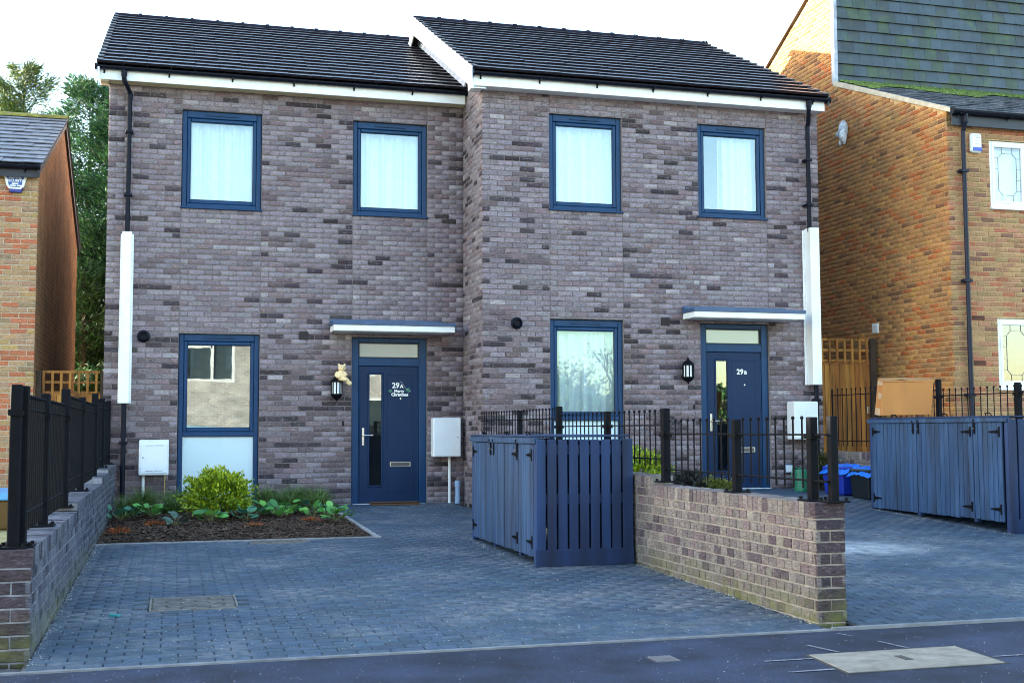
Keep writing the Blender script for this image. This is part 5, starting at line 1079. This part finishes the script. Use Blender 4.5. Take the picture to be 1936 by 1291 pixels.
# neighbour's water butt lid and planting seen past the left railing
bl = empty('wheelie_bin', (-2.0, -2.6, -.06), 'blue-lidded bin on the left forecourt, seen at the frame edge', 'bin')
q = MB(); q.hexa([(-2.3, -2.8, -.06), (-1.8, -2.8, -.06), (-1.8, -2.3, -.06), (-2.3, -2.3, -.06), (-2.34, -2.86, .28), (-1.78, -2.86, .28), (-1.78, -2.26, .28), (-2.34, -2.26, .28)]); q.build('tub', mat('brown_bin', (.13, .07, .02), .5), bl, bevel=.02)
q = MB(); q.hexa([(-2.38, -2.9, .28), (-1.75, -2.9, .28), (-1.75, -2.22, .28), (-2.38, -2.22, .28), (-2.36, -2.88, .36), (-1.77, -2.88, .36), (-1.8, -2.26, .40), (-2.34, -2.26, .40)]); q.build('lid', mat('sky_blue_lid', (.10, .33, .62), .4), bl, bevel=.015)

# ------------------------------------------------------------------ covers and marks in the ground
cv = empty('inspection_cover', (.1, -8.7, gA(-8.7)), 'recessed inspection cover with worn blocks in the left driveway', 'manhole cover', 'inspection covers')
def tray(root, c, n, m_, tone):
    x0, x1, y0, y1 = c; z = lambda y: gA(y)+.002; q = MB()
    for (a, b, e, f) in ((x0, x1, y0, y0+.012), (x0, x1, y1-.012, y1), (x0, x0+.012, y0+.012, y1-.012), (x1-.012, x1, y0+.012, y1-.012)): q.hexa([(a, e, z(e)-.03), (b, e, z(e)-.03), (b, f, z(f)-.03), (a, f, z(f)-.03), (a, e, z(e)), (b, e, z(e)), (b, f, z(f)), (a, f, z(f))])
    q.build('frame', mat('galvanised_frame', (.19, .17, .14), .6, var=.3, vscale=20), root)
    q = MB(); q.quad((x0, y0, gA(y0)-.01), (x1, y0, gA(y0)-.01), (x1, y1, gA(y1)-.01), (x0, y1, gA(y1)-.01)); q.build('tray', mat('tray_sand', (.20, .175, .13), .95, var=.4, vscale=25, bump=.8, bscale=180), root)
    r = 0; y = y0+.016
    while y < y1-.03:
        x = x0+.016-(.1 if r % 2 else 0)
        while x < x1-.03:
            a, b = max(x, x0+.016), min(x+.2, x1-.016); d = min(.1, y1-.014-y)
            if b-a > .03 and d > .02:
                v, f = paver_geo(b-a-.01, d-.008, .005, .02); me = bpy.data.meshes.new('paver'); me.from_pydata(v, [], f); me.materials.append(m_); link('paver', me, root, mw=Matrix.Translation(((a+b)/2, y+d/2, z(y+d/2)-.001)))
            x += .2
        y += .1; r += 1
M_WORN = mat('worn_block', (.085, .082, .080), .8, var=.4, vscale=10, bump=.6, bscale=160, dirt=((.19, .165, .13), .45), dscale=18)
tray(cv, COVER1, 0, M_WORN, None)
cv2 = empty('inspection_cover', (1.05, -4.74, gA(-4.74)), 'narrow inspection cover at the front edge of the planting bed', 'manhole cover', 'inspection covers')
tray(cv2, COVER2, 0, M_WORN, None)
pc_ = empty('service_cover', (3.9, -11.8, -.22), 'large grey-brown concrete service cover in the footway', 'manhole cover')
P_ = [(3.452, -11.56), (4.416, -11.56), (4.372, -12.07), (3.398, -12.07)]
q = MB(); q.hexa([(3.40, -12.07, -.3), (4.37, -12.07, -.3), (4.416, -11.56, -.3), (3.452, -11.56, -.3), (3.40, -12.07, -.216), (4.37, -12.07, -.216), (4.416, -11.56, -.216), (3.452, -11.56, -.216)]); q.build('slab', mat('cover_concrete', (.25, .225, .185), .85, var=.2, vscale=9, bump=.6, bscale=150, dirt=((.16, .14, .11), .45), dscale=7), pc_, bevel=.004)
q = MB(); q.hexa([(3.375, -12.09, -.3), (4.39, -12.09, -.3), (4.437, -11.54, -.3), (3.432, -11.54, -.3), (3.375, -12.09, -.2195), (4.39, -12.09, -.2195), (4.437, -11.54, -.2195), (3.432, -11.54, -.2195)]); q.build('frame', mat('cover_frame', (.03, .028, .026), .8, var=.3), pc_)
q = MB(); q.box(3.885, 3.935, -11.86, -11.74, -.217, -.2135); q.build('lifting_slot', mat('slot_dark', (.05, .045, .04), .9), pc_)
sgt = empty('stop_tap_cover', (2.61, -11.43, -.22), 'small dark ribbed stop tap cover in the footway', 'manhole cover')
q = MB(); q.box(2.535, 2.695, -11.52, -11.345, -.3, -.2195); q.build('lid', mat('cast_iron', (.06, .065, .085), .5, metal=.6, var=.3, vscale=30), sgt, bevel=.003)
for i in range(7): q = MB(); x = 2.55+i*.0205; q.box(x, x+.009, -11.51, -11.355, -.2198, -.2145); q.build('rib', mat('worn_iron', (.30, .31, .34), .4, metal=.7, var=.3), sgt)
M_PAINT = mat('road_paint', (.16, .17, .20), .8, var=.6, vscale=30)
pm = empty('paint_mark', (3.3, -11.8, -.222), None, None)
bpy.data.objects.remove(pm)
for i, (a, b, wx, wy) in enumerate((((3.60, -11.28), (3.66, -11.53), .012, 0), ((4.08, -11.28), (4.12, -11.53), .011, 0), ((3.12, -11.66), (3.42, -11.665), 0, .012), ((3.12, -11.97), (3.38, -11.965), 0, .012), ((4.42, -11.90), (4.62, -11.90), 0, .011), ((3.99, -10.95), (4.03, -11.08), .007, 0))):
    q = MB(); q.quad((a[0]-wx, a[1]-wy, -.2175), (b[0]-wx, b[1]-wy, -.2175), (b[0]+wx, b[1]+wy, -.2175), (a[0]+wx, a[1]+wy, -.2175)); tag(q.build('paint_mark', M_PAINT), ('short white paint tick above the left part of the service cover', 'short white paint tick above the middle of the service cover', 'upper white paint dash left of the service cover', 'lower white paint dash left of the service cover', 'white paint dash right of the service cover', 'thin white scratch on the footway near the wall end')[i], 'paint mark', 'white paint ticks round the service cover')

# ------------------------------------------------------------------ planting beds
M_SOIL = mat('bark_soil', (.045, .028, .017), .95, var=.5, vscale=14, bump=1.0, bscale=90)
def bed(name, x0, x1, y0, y1, gz, nchips):
    n = 24; V = []; F = []
    for i in range(n+1):
        for j in range(n+1):
            x, y = x0+(x1-x0)*i/n, y0+(y1-y0)*j/n; e = min(i, j, n-i, n-j)/n
            V.append((x, y, gz(y)-.012+.05*min(1, e*6)+.018*math.sin(x*5)*math.sin(y*4)*min(1, e*5)))
    for i in range(n):
        for j in range(n): a = i*(n+1)+j; F.append((a, a+n+1, a+n+2, a+1))
    root = tag(link(name, np_mesh(name, V, F, M_SOIL, smooth=True)), kind='structure')
    # bark chips
    P = rng.random((nchips, 2)); X = x0+.02+(x1-x0-.04)*P[:, 0]; Y = y0+.02+(y1-y0-.04)*P[:, 1]; L = rng.uniform(.006, .024, nchips); W = L*rng.uniform(.25, .5, nchips); T = rng.uniform(0, 6.28, nchips); tl = rng.uniform(-.5, .5, (nchips, 2))
    e = np.minimum.reduce([(X-x0)/(x1-x0), (x1-X)/(x1-x0), (Y-y0)/(y1-y0), (y1-Y)/(y1-y0)])
    Z = gz(Y)-.012+.05*np.minimum(1, e*6)+.018*np.sin(X*5)*np.sin(Y*4)*np.minimum(1, e*5)+.008
    cx, sx = np.cos(T), np.sin(T); Vv = np.zeros((nchips, 4, 3))
    for k, (a, b) in enumerate(((-1, -1), (1, -.7), (1, 1), (-1, .8))):
        Vv[:, k, 0] = X+a*L*cx-b*W*sx; Vv[:, k, 1] = Y+a*L*sx+b*W*cx; Vv[:, k, 2] = Z+a*L*tl[:, 0]*.6+b*W*tl[:, 1]
    cols = np.array([(.065, .036, .02), (.04, .022, .014), (.11, .066, .038), (.19, .135, .085), (.09, .035, .018)])[rng.choice(5, nchips, p=[.4, .25, .2, .05, .1])]
    m, n_, l, b = nt('bark_chip'); at = n_.new('ShaderNodeAttribute'); at.attribute_name = 'tone'; l.new(at.outputs['Color'], b.inputs['Base Color']); b.inputs['Roughness'].default_value = .9
    o = link('bark_mulch', np_mesh('bark_mulch', Vv.reshape(-1, 3), np.arange(nchips*4).reshape(-1, 4), m, np.repeat(cols, 4, 0)), root); o['kind'] = 'stuff'
    return root
bed('planting_bed_left', -.815, BEDX, BEDY, -.005, gA, 42000)
bed('planting_bed_right', 4.245, 7.0, -3.88, BY-.005, gB, 14000)
q = MB(); q.hexa([(-.815, BEDY-.05, -.25), (BEDX+.06, BEDY-.05, -.25), (BEDX+.06, BEDY, -.25), (-.815, BEDY, -.25), (-.815, BEDY-.05, gA(BEDY)+.008), (BEDX+.06, BEDY-.05, gA(BEDY)+.008), (BEDX+.06, BEDY, gA(BEDY)+.008), (-.815, BEDY, gA(BEDY)+.008)])
q.hexa([(BEDX, BEDY, -.25), (BEDX+.05, BEDY, -.25), (BEDX+.05, -.01, -.25), (BEDX, -.01, -.25), (BEDX, BEDY, gA(BEDY)+.009), (BEDX+.05, BEDY, gA(BEDY)+.009), (BEDX+.05, -.01, gA(0)+.009), (BEDX, -.01, gA(0)+.009)])
q.hexa([(7.0, -3.9, -.1), (7.05, -3.9, -.1), (7.05, BY, -.1), (7.0, BY, -.1), (7.0, -3.9, gB(-3.9)+.01), (7.05, -3.9, gB(-3.9)+.01), (7.05, BY, gB(BY)+.01), (7.0, BY, gB(BY)+.01)]); q.hexa([(4.245, -3.93, -.1), (7.05, -3.93, -.1), (7.05, -3.88, -.1), (4.245, -3.88, -.1), (4.245, -3.93, gB(-3.9)+.01), (7.05, -3.93, gB(-3.9)+.01), (7.05, -3.88, gB(-3.9)+.01), (4.245, -3.88, gB(-3.9)+.01)])
tag(q.build('bed_edging', mat('bed_edging_concrete', (.27, .27, .27), .85, var=.25, vscale=9, bump=.4, bscale=140)), kind='structure')

def leaf_mat(name, cols, rough=.5, trans=.25):
    """foliage: tone stored per leaf, thin enough to let some light through"""
    if name in MATS: return MATS[name]
    m, n, l, b = nt(name); at = n.new('ShaderNodeAttribute'); at.attribute_name = 'tone'; l.new(at.outputs['Color'], b.inputs['Base Color']); b.inputs['Roughness'].default_value = rough
    tr = n.new('ShaderNodeBsdfTranslucent'); l.new(at.outputs['Color'], tr.inputs[0]); mx = n.new('ShaderNodeMixShader'); mx.inputs[0].default_value = trans; l.new(b.outputs[0], mx.inputs[1]); l.new(tr.outputs[0], mx.inputs[2]); l.new(mx.outputs[0], n['Material Output'].inputs[0])
    MATS[name] = m; return m
def leaves(P, D, U, L, W, cols, fold=.25, ctl=.45):
    """rhombic folded leaves: P base, D direction, U side vector (n,3); returns V,F,tone"""
    n = len(P); Nn = np.cross(D, U); V = np.zeros((n, 4, 3)); L = L[:, None]; W = W[:, None]
    V[:, 0] = P; V[:, 1] = P+D*L*ctl+U*W+Nn*W*fold; V[:, 2] = P+D*L; V[:, 3] = P+D*L*ctl-U*W+Nn*W*fold
    return V.reshape(-1, 3), np.arange(n*4).reshape(-1, 4), np.repeat(cols, 4, 0)
def unit(a): return a/np.maximum(np.linalg.norm(a, axis=1, keepdims=True), 1e-9)
def tones(pal, n, j=.25):
    c = np.array(pal)[rng.integers(0, len(pal), n)]; return np.clip(c*(1+rng.uniform(-j, j, (n, 1))), .004, 1)
def shrub(name, c, rx, ry, rz, n, pal, label, L=.05, group=None):
    """rounded evergreen bush: stems and leaves spread through the crown"""
    root = empty(name, c, label, 'shrub', group); q = MB()
    for k in range(14):
        a = random.random()*6.28; r = random.uniform(.3, .85); p = (c[0]+rx*r*math.cos(a), c[1]+ry*r*math.sin(a), c[2]+rz*random.uniform(.9, 1.6)*(1-r*.4)); q.tube([(c[0]+.04*math.cos(a), c[1]+.04*math.sin(a), c[2]-.03), ((c[0]+p[0])/2, (c[1]+p[1])/2, c[2]+rz*.5), p], [.012, .008, .003], 5)
    q.build('stems', mat('shrub_stem', (.06, .045, .03), .9), root)
    d = unit(rng.normal(size=(n, 3))); d[:, 2] = np.where(d[:, 2] < -.55, -d[:, 2], d[:, 2]); rad = rng.uniform(.18, 1.0, n)**.5
    lump = 1+.17*np.sin(d[:, 0]*7+1)*np.sin(d[:, 1]*6)+.10*np.sin(d[:, 2]*9+d[:, 0]*5)+rng.uniform(-.05, .07, n)+np.where(rng.random(n) < .05, rng.uniform(.08, .25, n), 0)
    P = np.array(c)+d*np.array([rx, ry, rz])*(rad*lump)[:, None]+np.array([0, 0, rz*.92]); P[:, 2] = np.maximum(P[:, 2], c[2]+.05)
    D = unit(d*.9+rng.normal(size=(n, 3))*.55+np.array([0, 0, .45])); U = unit(np.cross(D, rng.normal(size=(n, 3))))
    V, F, T = leaves(P, D, U, rng.uniform(.7, 1.2, n)*L, rng.uniform(.8, 1.2, n)*L*.24, tones(pal, n))
    link('foliage', np_mesh('foliage', V, F, leaf_mat('shrub_leaf', None), T), root); return root
YG = [(.29, .40, .018), (.19, .30, .016), (.42, .49, .026), (.08, .145, .01), (.33, .39, .018)]
shrub('shrub', (.49, -2.25, gA(-2.1)-.03), .40, .38, .33, 6000, YG, 'round yellow-green shrub under the left ground floor window', .058)
shrub('shrub', (6.05, -2.35, gB(-2.35)-.05), .50, .40, .36, 2600, YG, 'yellow-green shrub seen through the railing left of door 29B', .07)
shrub('shrub', (6.75, -3.3, gB(-3.3)), .36, .28, .17, 1300, [(.14, .16, .02), (.20, .20, .03), (.10, .12, .02)], 'low olive-green shrub behind the railing in front of door 29B', .05)
shrub('shrub', (6.35, -3.35, gB(-3.3)), .22, .2, .22, 700, [(.02, .022, .022), (.035, .03, .035), (.03, .04, .03)], 'dark purple-leaved shrub behind the railing near the step in the wall', .08)
shrub('shrub', (9.28, -1.6, gB(-1.6)), .2, .18, .28, 700, [(.05, .06, .02), (.08, .07, .025), (.04, .06, .02)], 'thin olive plant behind the railing under the boxed downpipe', .07)
def grass(c, n, h, spread, label):
    n = int(n*2.3); h *= 1.02; spread *= 1.2; root = empty('grass_clump', c, label, 'plant', 'grass clumps along the house wall'); k = 5
    a = rng.uniform(0, 6.28, n); lean = rng.uniform(.25, 1.25, n)*spread; H = h*rng.uniform(.55, 1.1, n); w = rng.uniform(.0035, .0065, n); V = np.zeros((n, (k+1)*2, 3)); tw = rng.uniform(0, 6.28, n)
    bx_ = rng.normal(0, .05, (n, 2))
    for i in range(k+1):
        t = i/k; rr = lean*t**1.7; z = H*(t*1.25-.62*t**3*np.minimum(1.3, lean/spread)); ww = w*(1-t*.85)
        x = c[0]+bx_[:, 0]+rr*np.cos(a); y = c[1]+bx_[:, 1]+rr*np.sin(a)*.8
        for s in (0, 1): V[:, 2*i+s, 0] = x+(s*2-1)*ww*np.cos(tw); V[:, 2*i+s, 1] = y+(s*2-1)*ww*np.sin(tw); V[:, 2*i+s, 2] = c[2]+z
    F = []
    base = np.arange(n)*(k+1)*2
    F = np.concatenate([np.stack([base+2*i, base+2*i+1, base+2*i+3, base+2*i+2], 1) for i in range(k)])
    T = np.repeat(tones([(.06, .13, .02), (.10, .18, .035), (.04, .09, .016), (.20, .26, .08)], n), (k+1)*2, 0)
    link('blades', np_mesh('blades', V.reshape(-1, 3), F, leaf_mat('grass_leaf', None), T), root)
for (x, y, n, h, s, lb) in ((-.42, -.95, 260, .34, .34, 'grass clump in front of the gas meter box'), (.02, -.75, 200, .30, .30, 'grass clump between gas meter box and round shrub'), (1.2, -.55, 240, .30, .32, 'grass clump right of the round shrub against the wall'), (1.62, -.5, 260, .30, .34, 'grass clump midway between shrub and door 29A'), (1.93, -.6, 200, .28, .28, 'grass clump nearest the path to door 29A'), (-.05, -1.35, 160, .25, .28, 'low grass clump just left of the round shrub'), (1.42, -1.05, 200, .26, .3, 'grass clump in the second row midway along the bed'), (1.85, -1.2, 180, .25, .28, 'grass clump in the second row by the path edging'), (-.6, -1.45, 150, .26, .26, 'grass clump close to the left boundary wall')):
    grass((x, y, gA(y)+.03), n, h, s, lb)
def leafy(c, n, r, pal, label, dead=0):
    """rosette of rounded leaves on stalks"""
    n = int(n*1.5); root = empty('leafy_plant', c, label, 'plant', 'broad-leaved plants in the left bed'); M_ = leaf_mat('broad_leaf', None, .4, .15)
    q = MB()
    for k in range(n):
        a = k*2.4+random.uniform(-.4, .4); rr = r*(.35+.75*random.random()); z = c[2]+.04+.12*random.random()*(1.4-rr/r*.6); p = Vector((c[0]+rr*math.cos(a), c[1]+rr*math.sin(a), z)); q.tube([Vector(c), (Vector(c)+p)/2+Vector((0, 0, .02)), p], .0035, 4)
        L = random.uniform(.038, .075); m_ = 9; V = [(0, 0, 0)]; tilt = Matrix.Rotation(a, 3, 'Z') @ Matrix.Rotation(random.uniform(-.9, .1), 3, 'Y') @ Matrix.Rotation(random.uniform(-.5, .5), 3, 'X')
        for i in range(m_): t = 2*math.pi*i/m_; V.append((L*(1.05*math.cos(t)+.55), L*.82*math.sin(t), L*.28*(math.cos(t)**2*.4+math.sin(t)**2)-.01+random.uniform(-.006, .006)))
        V[0] = (L*.55, 0, -.004); V = [tilt @ Vector(v)+p for v in V]; F = [(0, 1+i, 1+(i+1) % m_) for i in range(m_)]; tn = jit(random.choice(pal), .25)
        link('leaf', np_mesh('leaf', V, F, M_, np.tile(tn, (len(V), 1)), smooth=True), root)
    q.build('stalks', mat('leaf_stalk', (.12, .13, .04), .7), root)
GB_ = [(.08, .29, .06), (.12, .38, .08), (.06, .21, .06), (.16, .40, .07)]; BL = [(.06, .22, .14), (.09, .27, .16), (.05, .16, .11)]
for (x, y, n, r, pal, lb) in ((-.66, -2.1, 8, .17, BL, 'blue-green leafy plant beside the left boundary wall'), (.40, -2.85, 10, .12, GB_, 'small bright leafy plant in front of the round shrub'), (.82, -2.65, 9, .16, BL, 'blue-green leafy plant right of the round shrub'), (1.26, -2.3, 12, .17, GB_, 'wide green leafy plant in the middle of the left bed'), (1.42, -1.9, 8, .14, GB_, 'green leafy plant just behind the wide leafy plant'), (1.66, -2.35, 7, .13, GB_, 'leafy plant with cupped leaves near the path'), (1.86, -2.95, 11, .17, GB_, 'leafy plant at the corner of the bed by the path edging'), (-.02, -3.15, 6, .13, [(.06, .12, .09), (.10, .15, .12)], 'sparse grey-green plant low in the mulch'), (1.05, -2.05, 10, .15, GB_, 'green leafy plant tucked behind the blue-green one'), (1.95, -2.2, 8, .13, GB_, 'leafy plant hugging the path edging'), (-.3, -2.0, 9, .15, GB_, 'leafy plant left of the round shrub'), (1.7, -1.75, 9, .15, BL, 'blue-green leafy plant under the grass near the path')):
    leafy((x, y, gA(y)+.03), n, r, pal, lb)
def heather(c, label):
    n = 260; d = unit(rng.normal(size=(n, 3))); d[:, 2] = np.abs(d[:, 2]); P = np.array(c)+d*np.array([.15, .11, .055])*rng.uniform(.4, 1, (n, 1)); D = unit(d+rng.normal(size=(n, 3))*.4); U = unit(np.cross(D, rng.normal(size=(n, 3))))
    V, F, T = leaves(P, D, U, np.full(n, .03), np.full(n, .005), tones([(.55, .13, .02), (.42, .08, .02), (.16, .12, .02), (.28, .06, .02)], n)); root = empty('heather', c, label, 'plant', 'rust red low plants'); link('foliage', np_mesh('foliage', V, F, leaf_mat('grass_leaf', None), T), root)
    q = MB(); q.tube([(c[0], c[1], c[2]-.02), (c[0], c[1], c[2]+.03)], .006, 5); q.build('stem', MATS['shrub_stem'], root)
heather((.86, -3.5, gA(-3.5)+.03), 'rust red low plant in front of the blue-green leafy plant'); heather((1.56, -2.95, gA(-2.95)+.03), 'rust red low plant beside the cupped-leaf plant'); heather((-.24, -2.95, gA(-2.95)+.03), 'rust red low plant in the left part of the bed'); heather((-.62, -3.7, gA(-3.7)+.03), 'faded orange low plant near the left wall')

# ------------------------------------------------------------------ conifers behind the houses
def conifer(c, h, r, label, n=26000, pal=None, lean=0.0):
    root = empty('conifer_tree', c, label, 'tree', 'conifers behind the left house'); q = MB(); top = (c[0]+lean, c[1], c[2]+h)
    q.tube([c, (c[0]+lean*.3, c[1], c[2]+h*.5), top], [.16, .09, .012], 7)
    nb = int(h*16); P = []; D = []
    for k in range(nb):
        t = .06+.94*(k+random.random())/nb; a = random.random()*6.28; z = c[2]+h*t; rr = r*(1-t)**.5*random.uniform(.55, 1.18)+.12; b0 = Vector((c[0]+lean*t, c[1], z)); b1 = b0+Vector((math.cos(a)*rr, math.sin(a)*rr, rr*random.uniform(.25, .75))); mid = (b0+b1)/2+Vector((0, 0, -rr*.08))
        q.tube([b0, mid, b1], [.018*(1-t)+.006, .01*(1-t)+.004, .003], 4, caps=False)
        m_ = max(8, int(n/nb*(rr/r+.15)))
        for i in range(m_):
            s = random.random()**.7; p = b0.lerp(mid, min(1, s*2)) if s < .5 else mid.lerp(b1, (s-.5)*2); sp = .05+.17*rr*(1-s*.75)
            P.append((p.x+random.gauss(0, sp), p.y+random.gauss(0, sp), p.z+random.gauss(0, sp*.8))); D.append((math.cos(a)+random.gauss(0, .5), math.sin(a)+random.gauss(0, .5), random.gauss(.45, .45)))
    q.build('trunk', mat('conifer_bark', (.07, .05, .035), .95, var=.3), root)
    P = np.array(P); D = unit(np.array(D)); m_ = len(P); U = unit(np.cross(D, rng.normal(size=(m_, 3))))
    V, F, T = leaves(P, D, U, rng.uniform(.08, .24, m_), rng.uniform(.006, .014, m_), tones(pal, m_, .35), .15, .5)
    link('crown', np_mesh('crown', V, F, leaf_mat('conifer_leaf', None, .7, .12), T), root)
G1 = [(.018, .075, .024), (.032, .115, .028), (.011, .04, .02), (.055, .15, .03)]; G2 = [(.075, .125, .018), (.14, .18, .026), (.045, .085, .022), (.028, .06, .022)]
conifer((-3.6, 12.5, -.1), 9.75, 2.3, 'yellow-green conifer above the left slate roof', 100000, G2)
conifer((-2.1, 10.6, -.1), 9.0, 2.3, 'dark green conifer filling the gap beside the grey house', 120000, G1, .2)
conifer((-1.35, 9.6, -.1), 8.3, 1.6, 'slim conifer close against the grey house', 80000, G1, .1)
conifer((-5.4, 13.0, -.1), 9.4, 1.5, 'conifer at the far left edge above the slate roof', 40000, G2)
conifer((-1.9, 8.9, -.1), 4.6, 1.1, 'low conifer low in the gap between houses', 26000, G1)
# bare trees across the road, mirrored in the right hand ground floor window
def bare_tree(c, h, label):
    root = empty('bare_tree', c, label, 'tree', 'bare trees across the road'); q = MB(); tips = []
    def grow(p, d, l, r, lev):
        e = p+d*l; q.tube([p, (p+e)/2+Vector((random.gauss(0, .04), random.gauss(0, .04), 0))*l, e], [r, r*.85, r*.65], 5 if lev < 2 else 3, caps=False)
        if lev >= 4: tips.append(e); return
        for _ in range(3 if lev else 5):
            nd = (d+Vector((random.gauss(0, .55), random.gauss(0, .55), random.gauss(.12, .3)))).normalized(); grow(p+d*l*random.uniform(.6, 1), nd, l*random.uniform(.6, .8), r*.6, lev+1)
    grow(Vector(c), Vector((0, 0, 1)), h*.3, h*.022, 0); q.build('trunk', MATS['conifer_bark'], root)
    P = np.repeat(np.array([tuple(t) for t in tips]), 6, 0); n = len(P); P = P+rng.normal(0, .15, (n, 3)); D = unit(rng.normal(size=(n, 3))); U = unit(np.cross(D, rng.normal(size=(n, 3))))
    V, F, T = leaves(P, D, U, np.full(n, .12), np.full(n, .03), tones([(.12, .13, .03), (.09, .08, .03)], n)); link('crown', np_mesh('crown', V, F, leaf_mat('conifer_leaf', None), T), root)
bare_tree((13.9, -27, -.3), 5.6, 'sparse tree across the road left of the pair mirrored in glass'); bare_tree((16.6, -28, -.3), 6.0, 'sparse tree across the road right of the pair mirrored in glass')
hg = empty('hedge', (15, -26, -.3), 'tall dark hedge across the road, mirrored in the right window', 'hedge')
n = 16000; P = np.stack([rng.uniform(10.5, 21, n), -26+rng.uniform(-.6, .6, n), rng.uniform(-.2, 2.5, n)], 1); P[:, 2] += .25*np.sin(P[:, 0]*2)+.15*np.sin(P[:, 0]*5.3); D = unit(rng.normal(size=(n, 3))); U = unit(np.cross(D, rng.normal(size=(n, 3))))
V, F, T = leaves(P, D, U, rng.uniform(.1, .2, n), rng.uniform(.04, .08, n), tones(G1, n)); link('foliage', np_mesh('foliage', V, F, leaf_mat('conifer_leaf', None), T), hg)
q = MB()
for i in range(16): x = 10.8+i*.65; q.tube([(x, -26, -.3), (x+.05, -26, 1.9)], [.04, .015], 5)
q.build('stems', MATS['conifer_bark'], hg)
# ------------------------------------------------------------------ sand, grit and crumbs on the paving
def grit(name, n, fn, smin, smax, pal):
    V = np.zeros((n, 5, 3)); XYZ = np.array([fn() for _ in range(n)]); s = rng.uniform(smin, smax, n); a = rng.uniform(0, 6.28, n)
    for k in range(4): V[:, k, 0] = XYZ[:, 0]+s*np.cos(a+k*1.57)*(1 if k % 2 else .7); V[:, k, 1] = XYZ[:, 1]+s*np.sin(a+k*1.57); V[:, k, 2] = XYZ[:, 2]+.0005
    V[:, 4] = XYZ; V[:, 4, 2] += s*.8; b = np.arange(n)*5; F = np.concatenate([np.stack([b+k, b+(k+1) % 4, b+4], 1) for k in range(4)])
    m, n_, l, bb = nt(name); at = n_.new('ShaderNodeAttribute'); at.attribute_name = 'tone'; l.new(at.outputs['Color'], bb.inputs['Base Color']); bb.inputs['Roughness'].default_value = .9
    tag(link(name, np_mesh(name, V.reshape(-1, 3), F, m, np.repeat(tones(pal, n), 5, 0))), 'pale sand and grit scattered over the paving' if 'drive' in name else 'fine pale grit scattered over the dark footway', 'grit', kind='stuff')
WHT = [(.55, .53, .48), (.45, .43, .40), (.62, .60, .56)]
def gfn():
    r = random.random()
    if r < .13: y = random.uniform(-10.7, -4.6); x = -.81+abs(random.gauss(0, .035)); return (x, y, gA(y)+.002)
    if r < .21: y = random.uniform(-10.65, -7.5); x = 4.02-abs(random.gauss(0, .045)); return (x, y, gA(y)+.002)
    if r < .26: y = random.uniform(-6.9, -4.2); x = 8.5-abs(random.gauss(0, .06)); return (x, y, gB(y)+.002)
    if r < .29: y = random.uniform(-7.4, -5); x = 3.07-abs(random.gauss(0, .06)); return (x, y, gA(y)+.002)
    if r < .85:
        while True:
            y = random.uniform(-10.7, -.3); x = random.uniform(-.8, 4.0)
            if not skipA(x, y): return (x, y, gA(y)+.002)
    y = random.uniform(-10.7, -4); x = random.uniform(4.3, 9.5); return (x, y, gB(y)+.002)
grit('drive_grit', 6000, gfn, .0018, .0055, WHT)
grit('footway_grit', 1100, lambda: (random.uniform(-1.5, 6.5), random.uniform(-12.6, -10.9), -.2215), .0018, .0048, [(.42, .42, .42), (.25, .25, .26)])
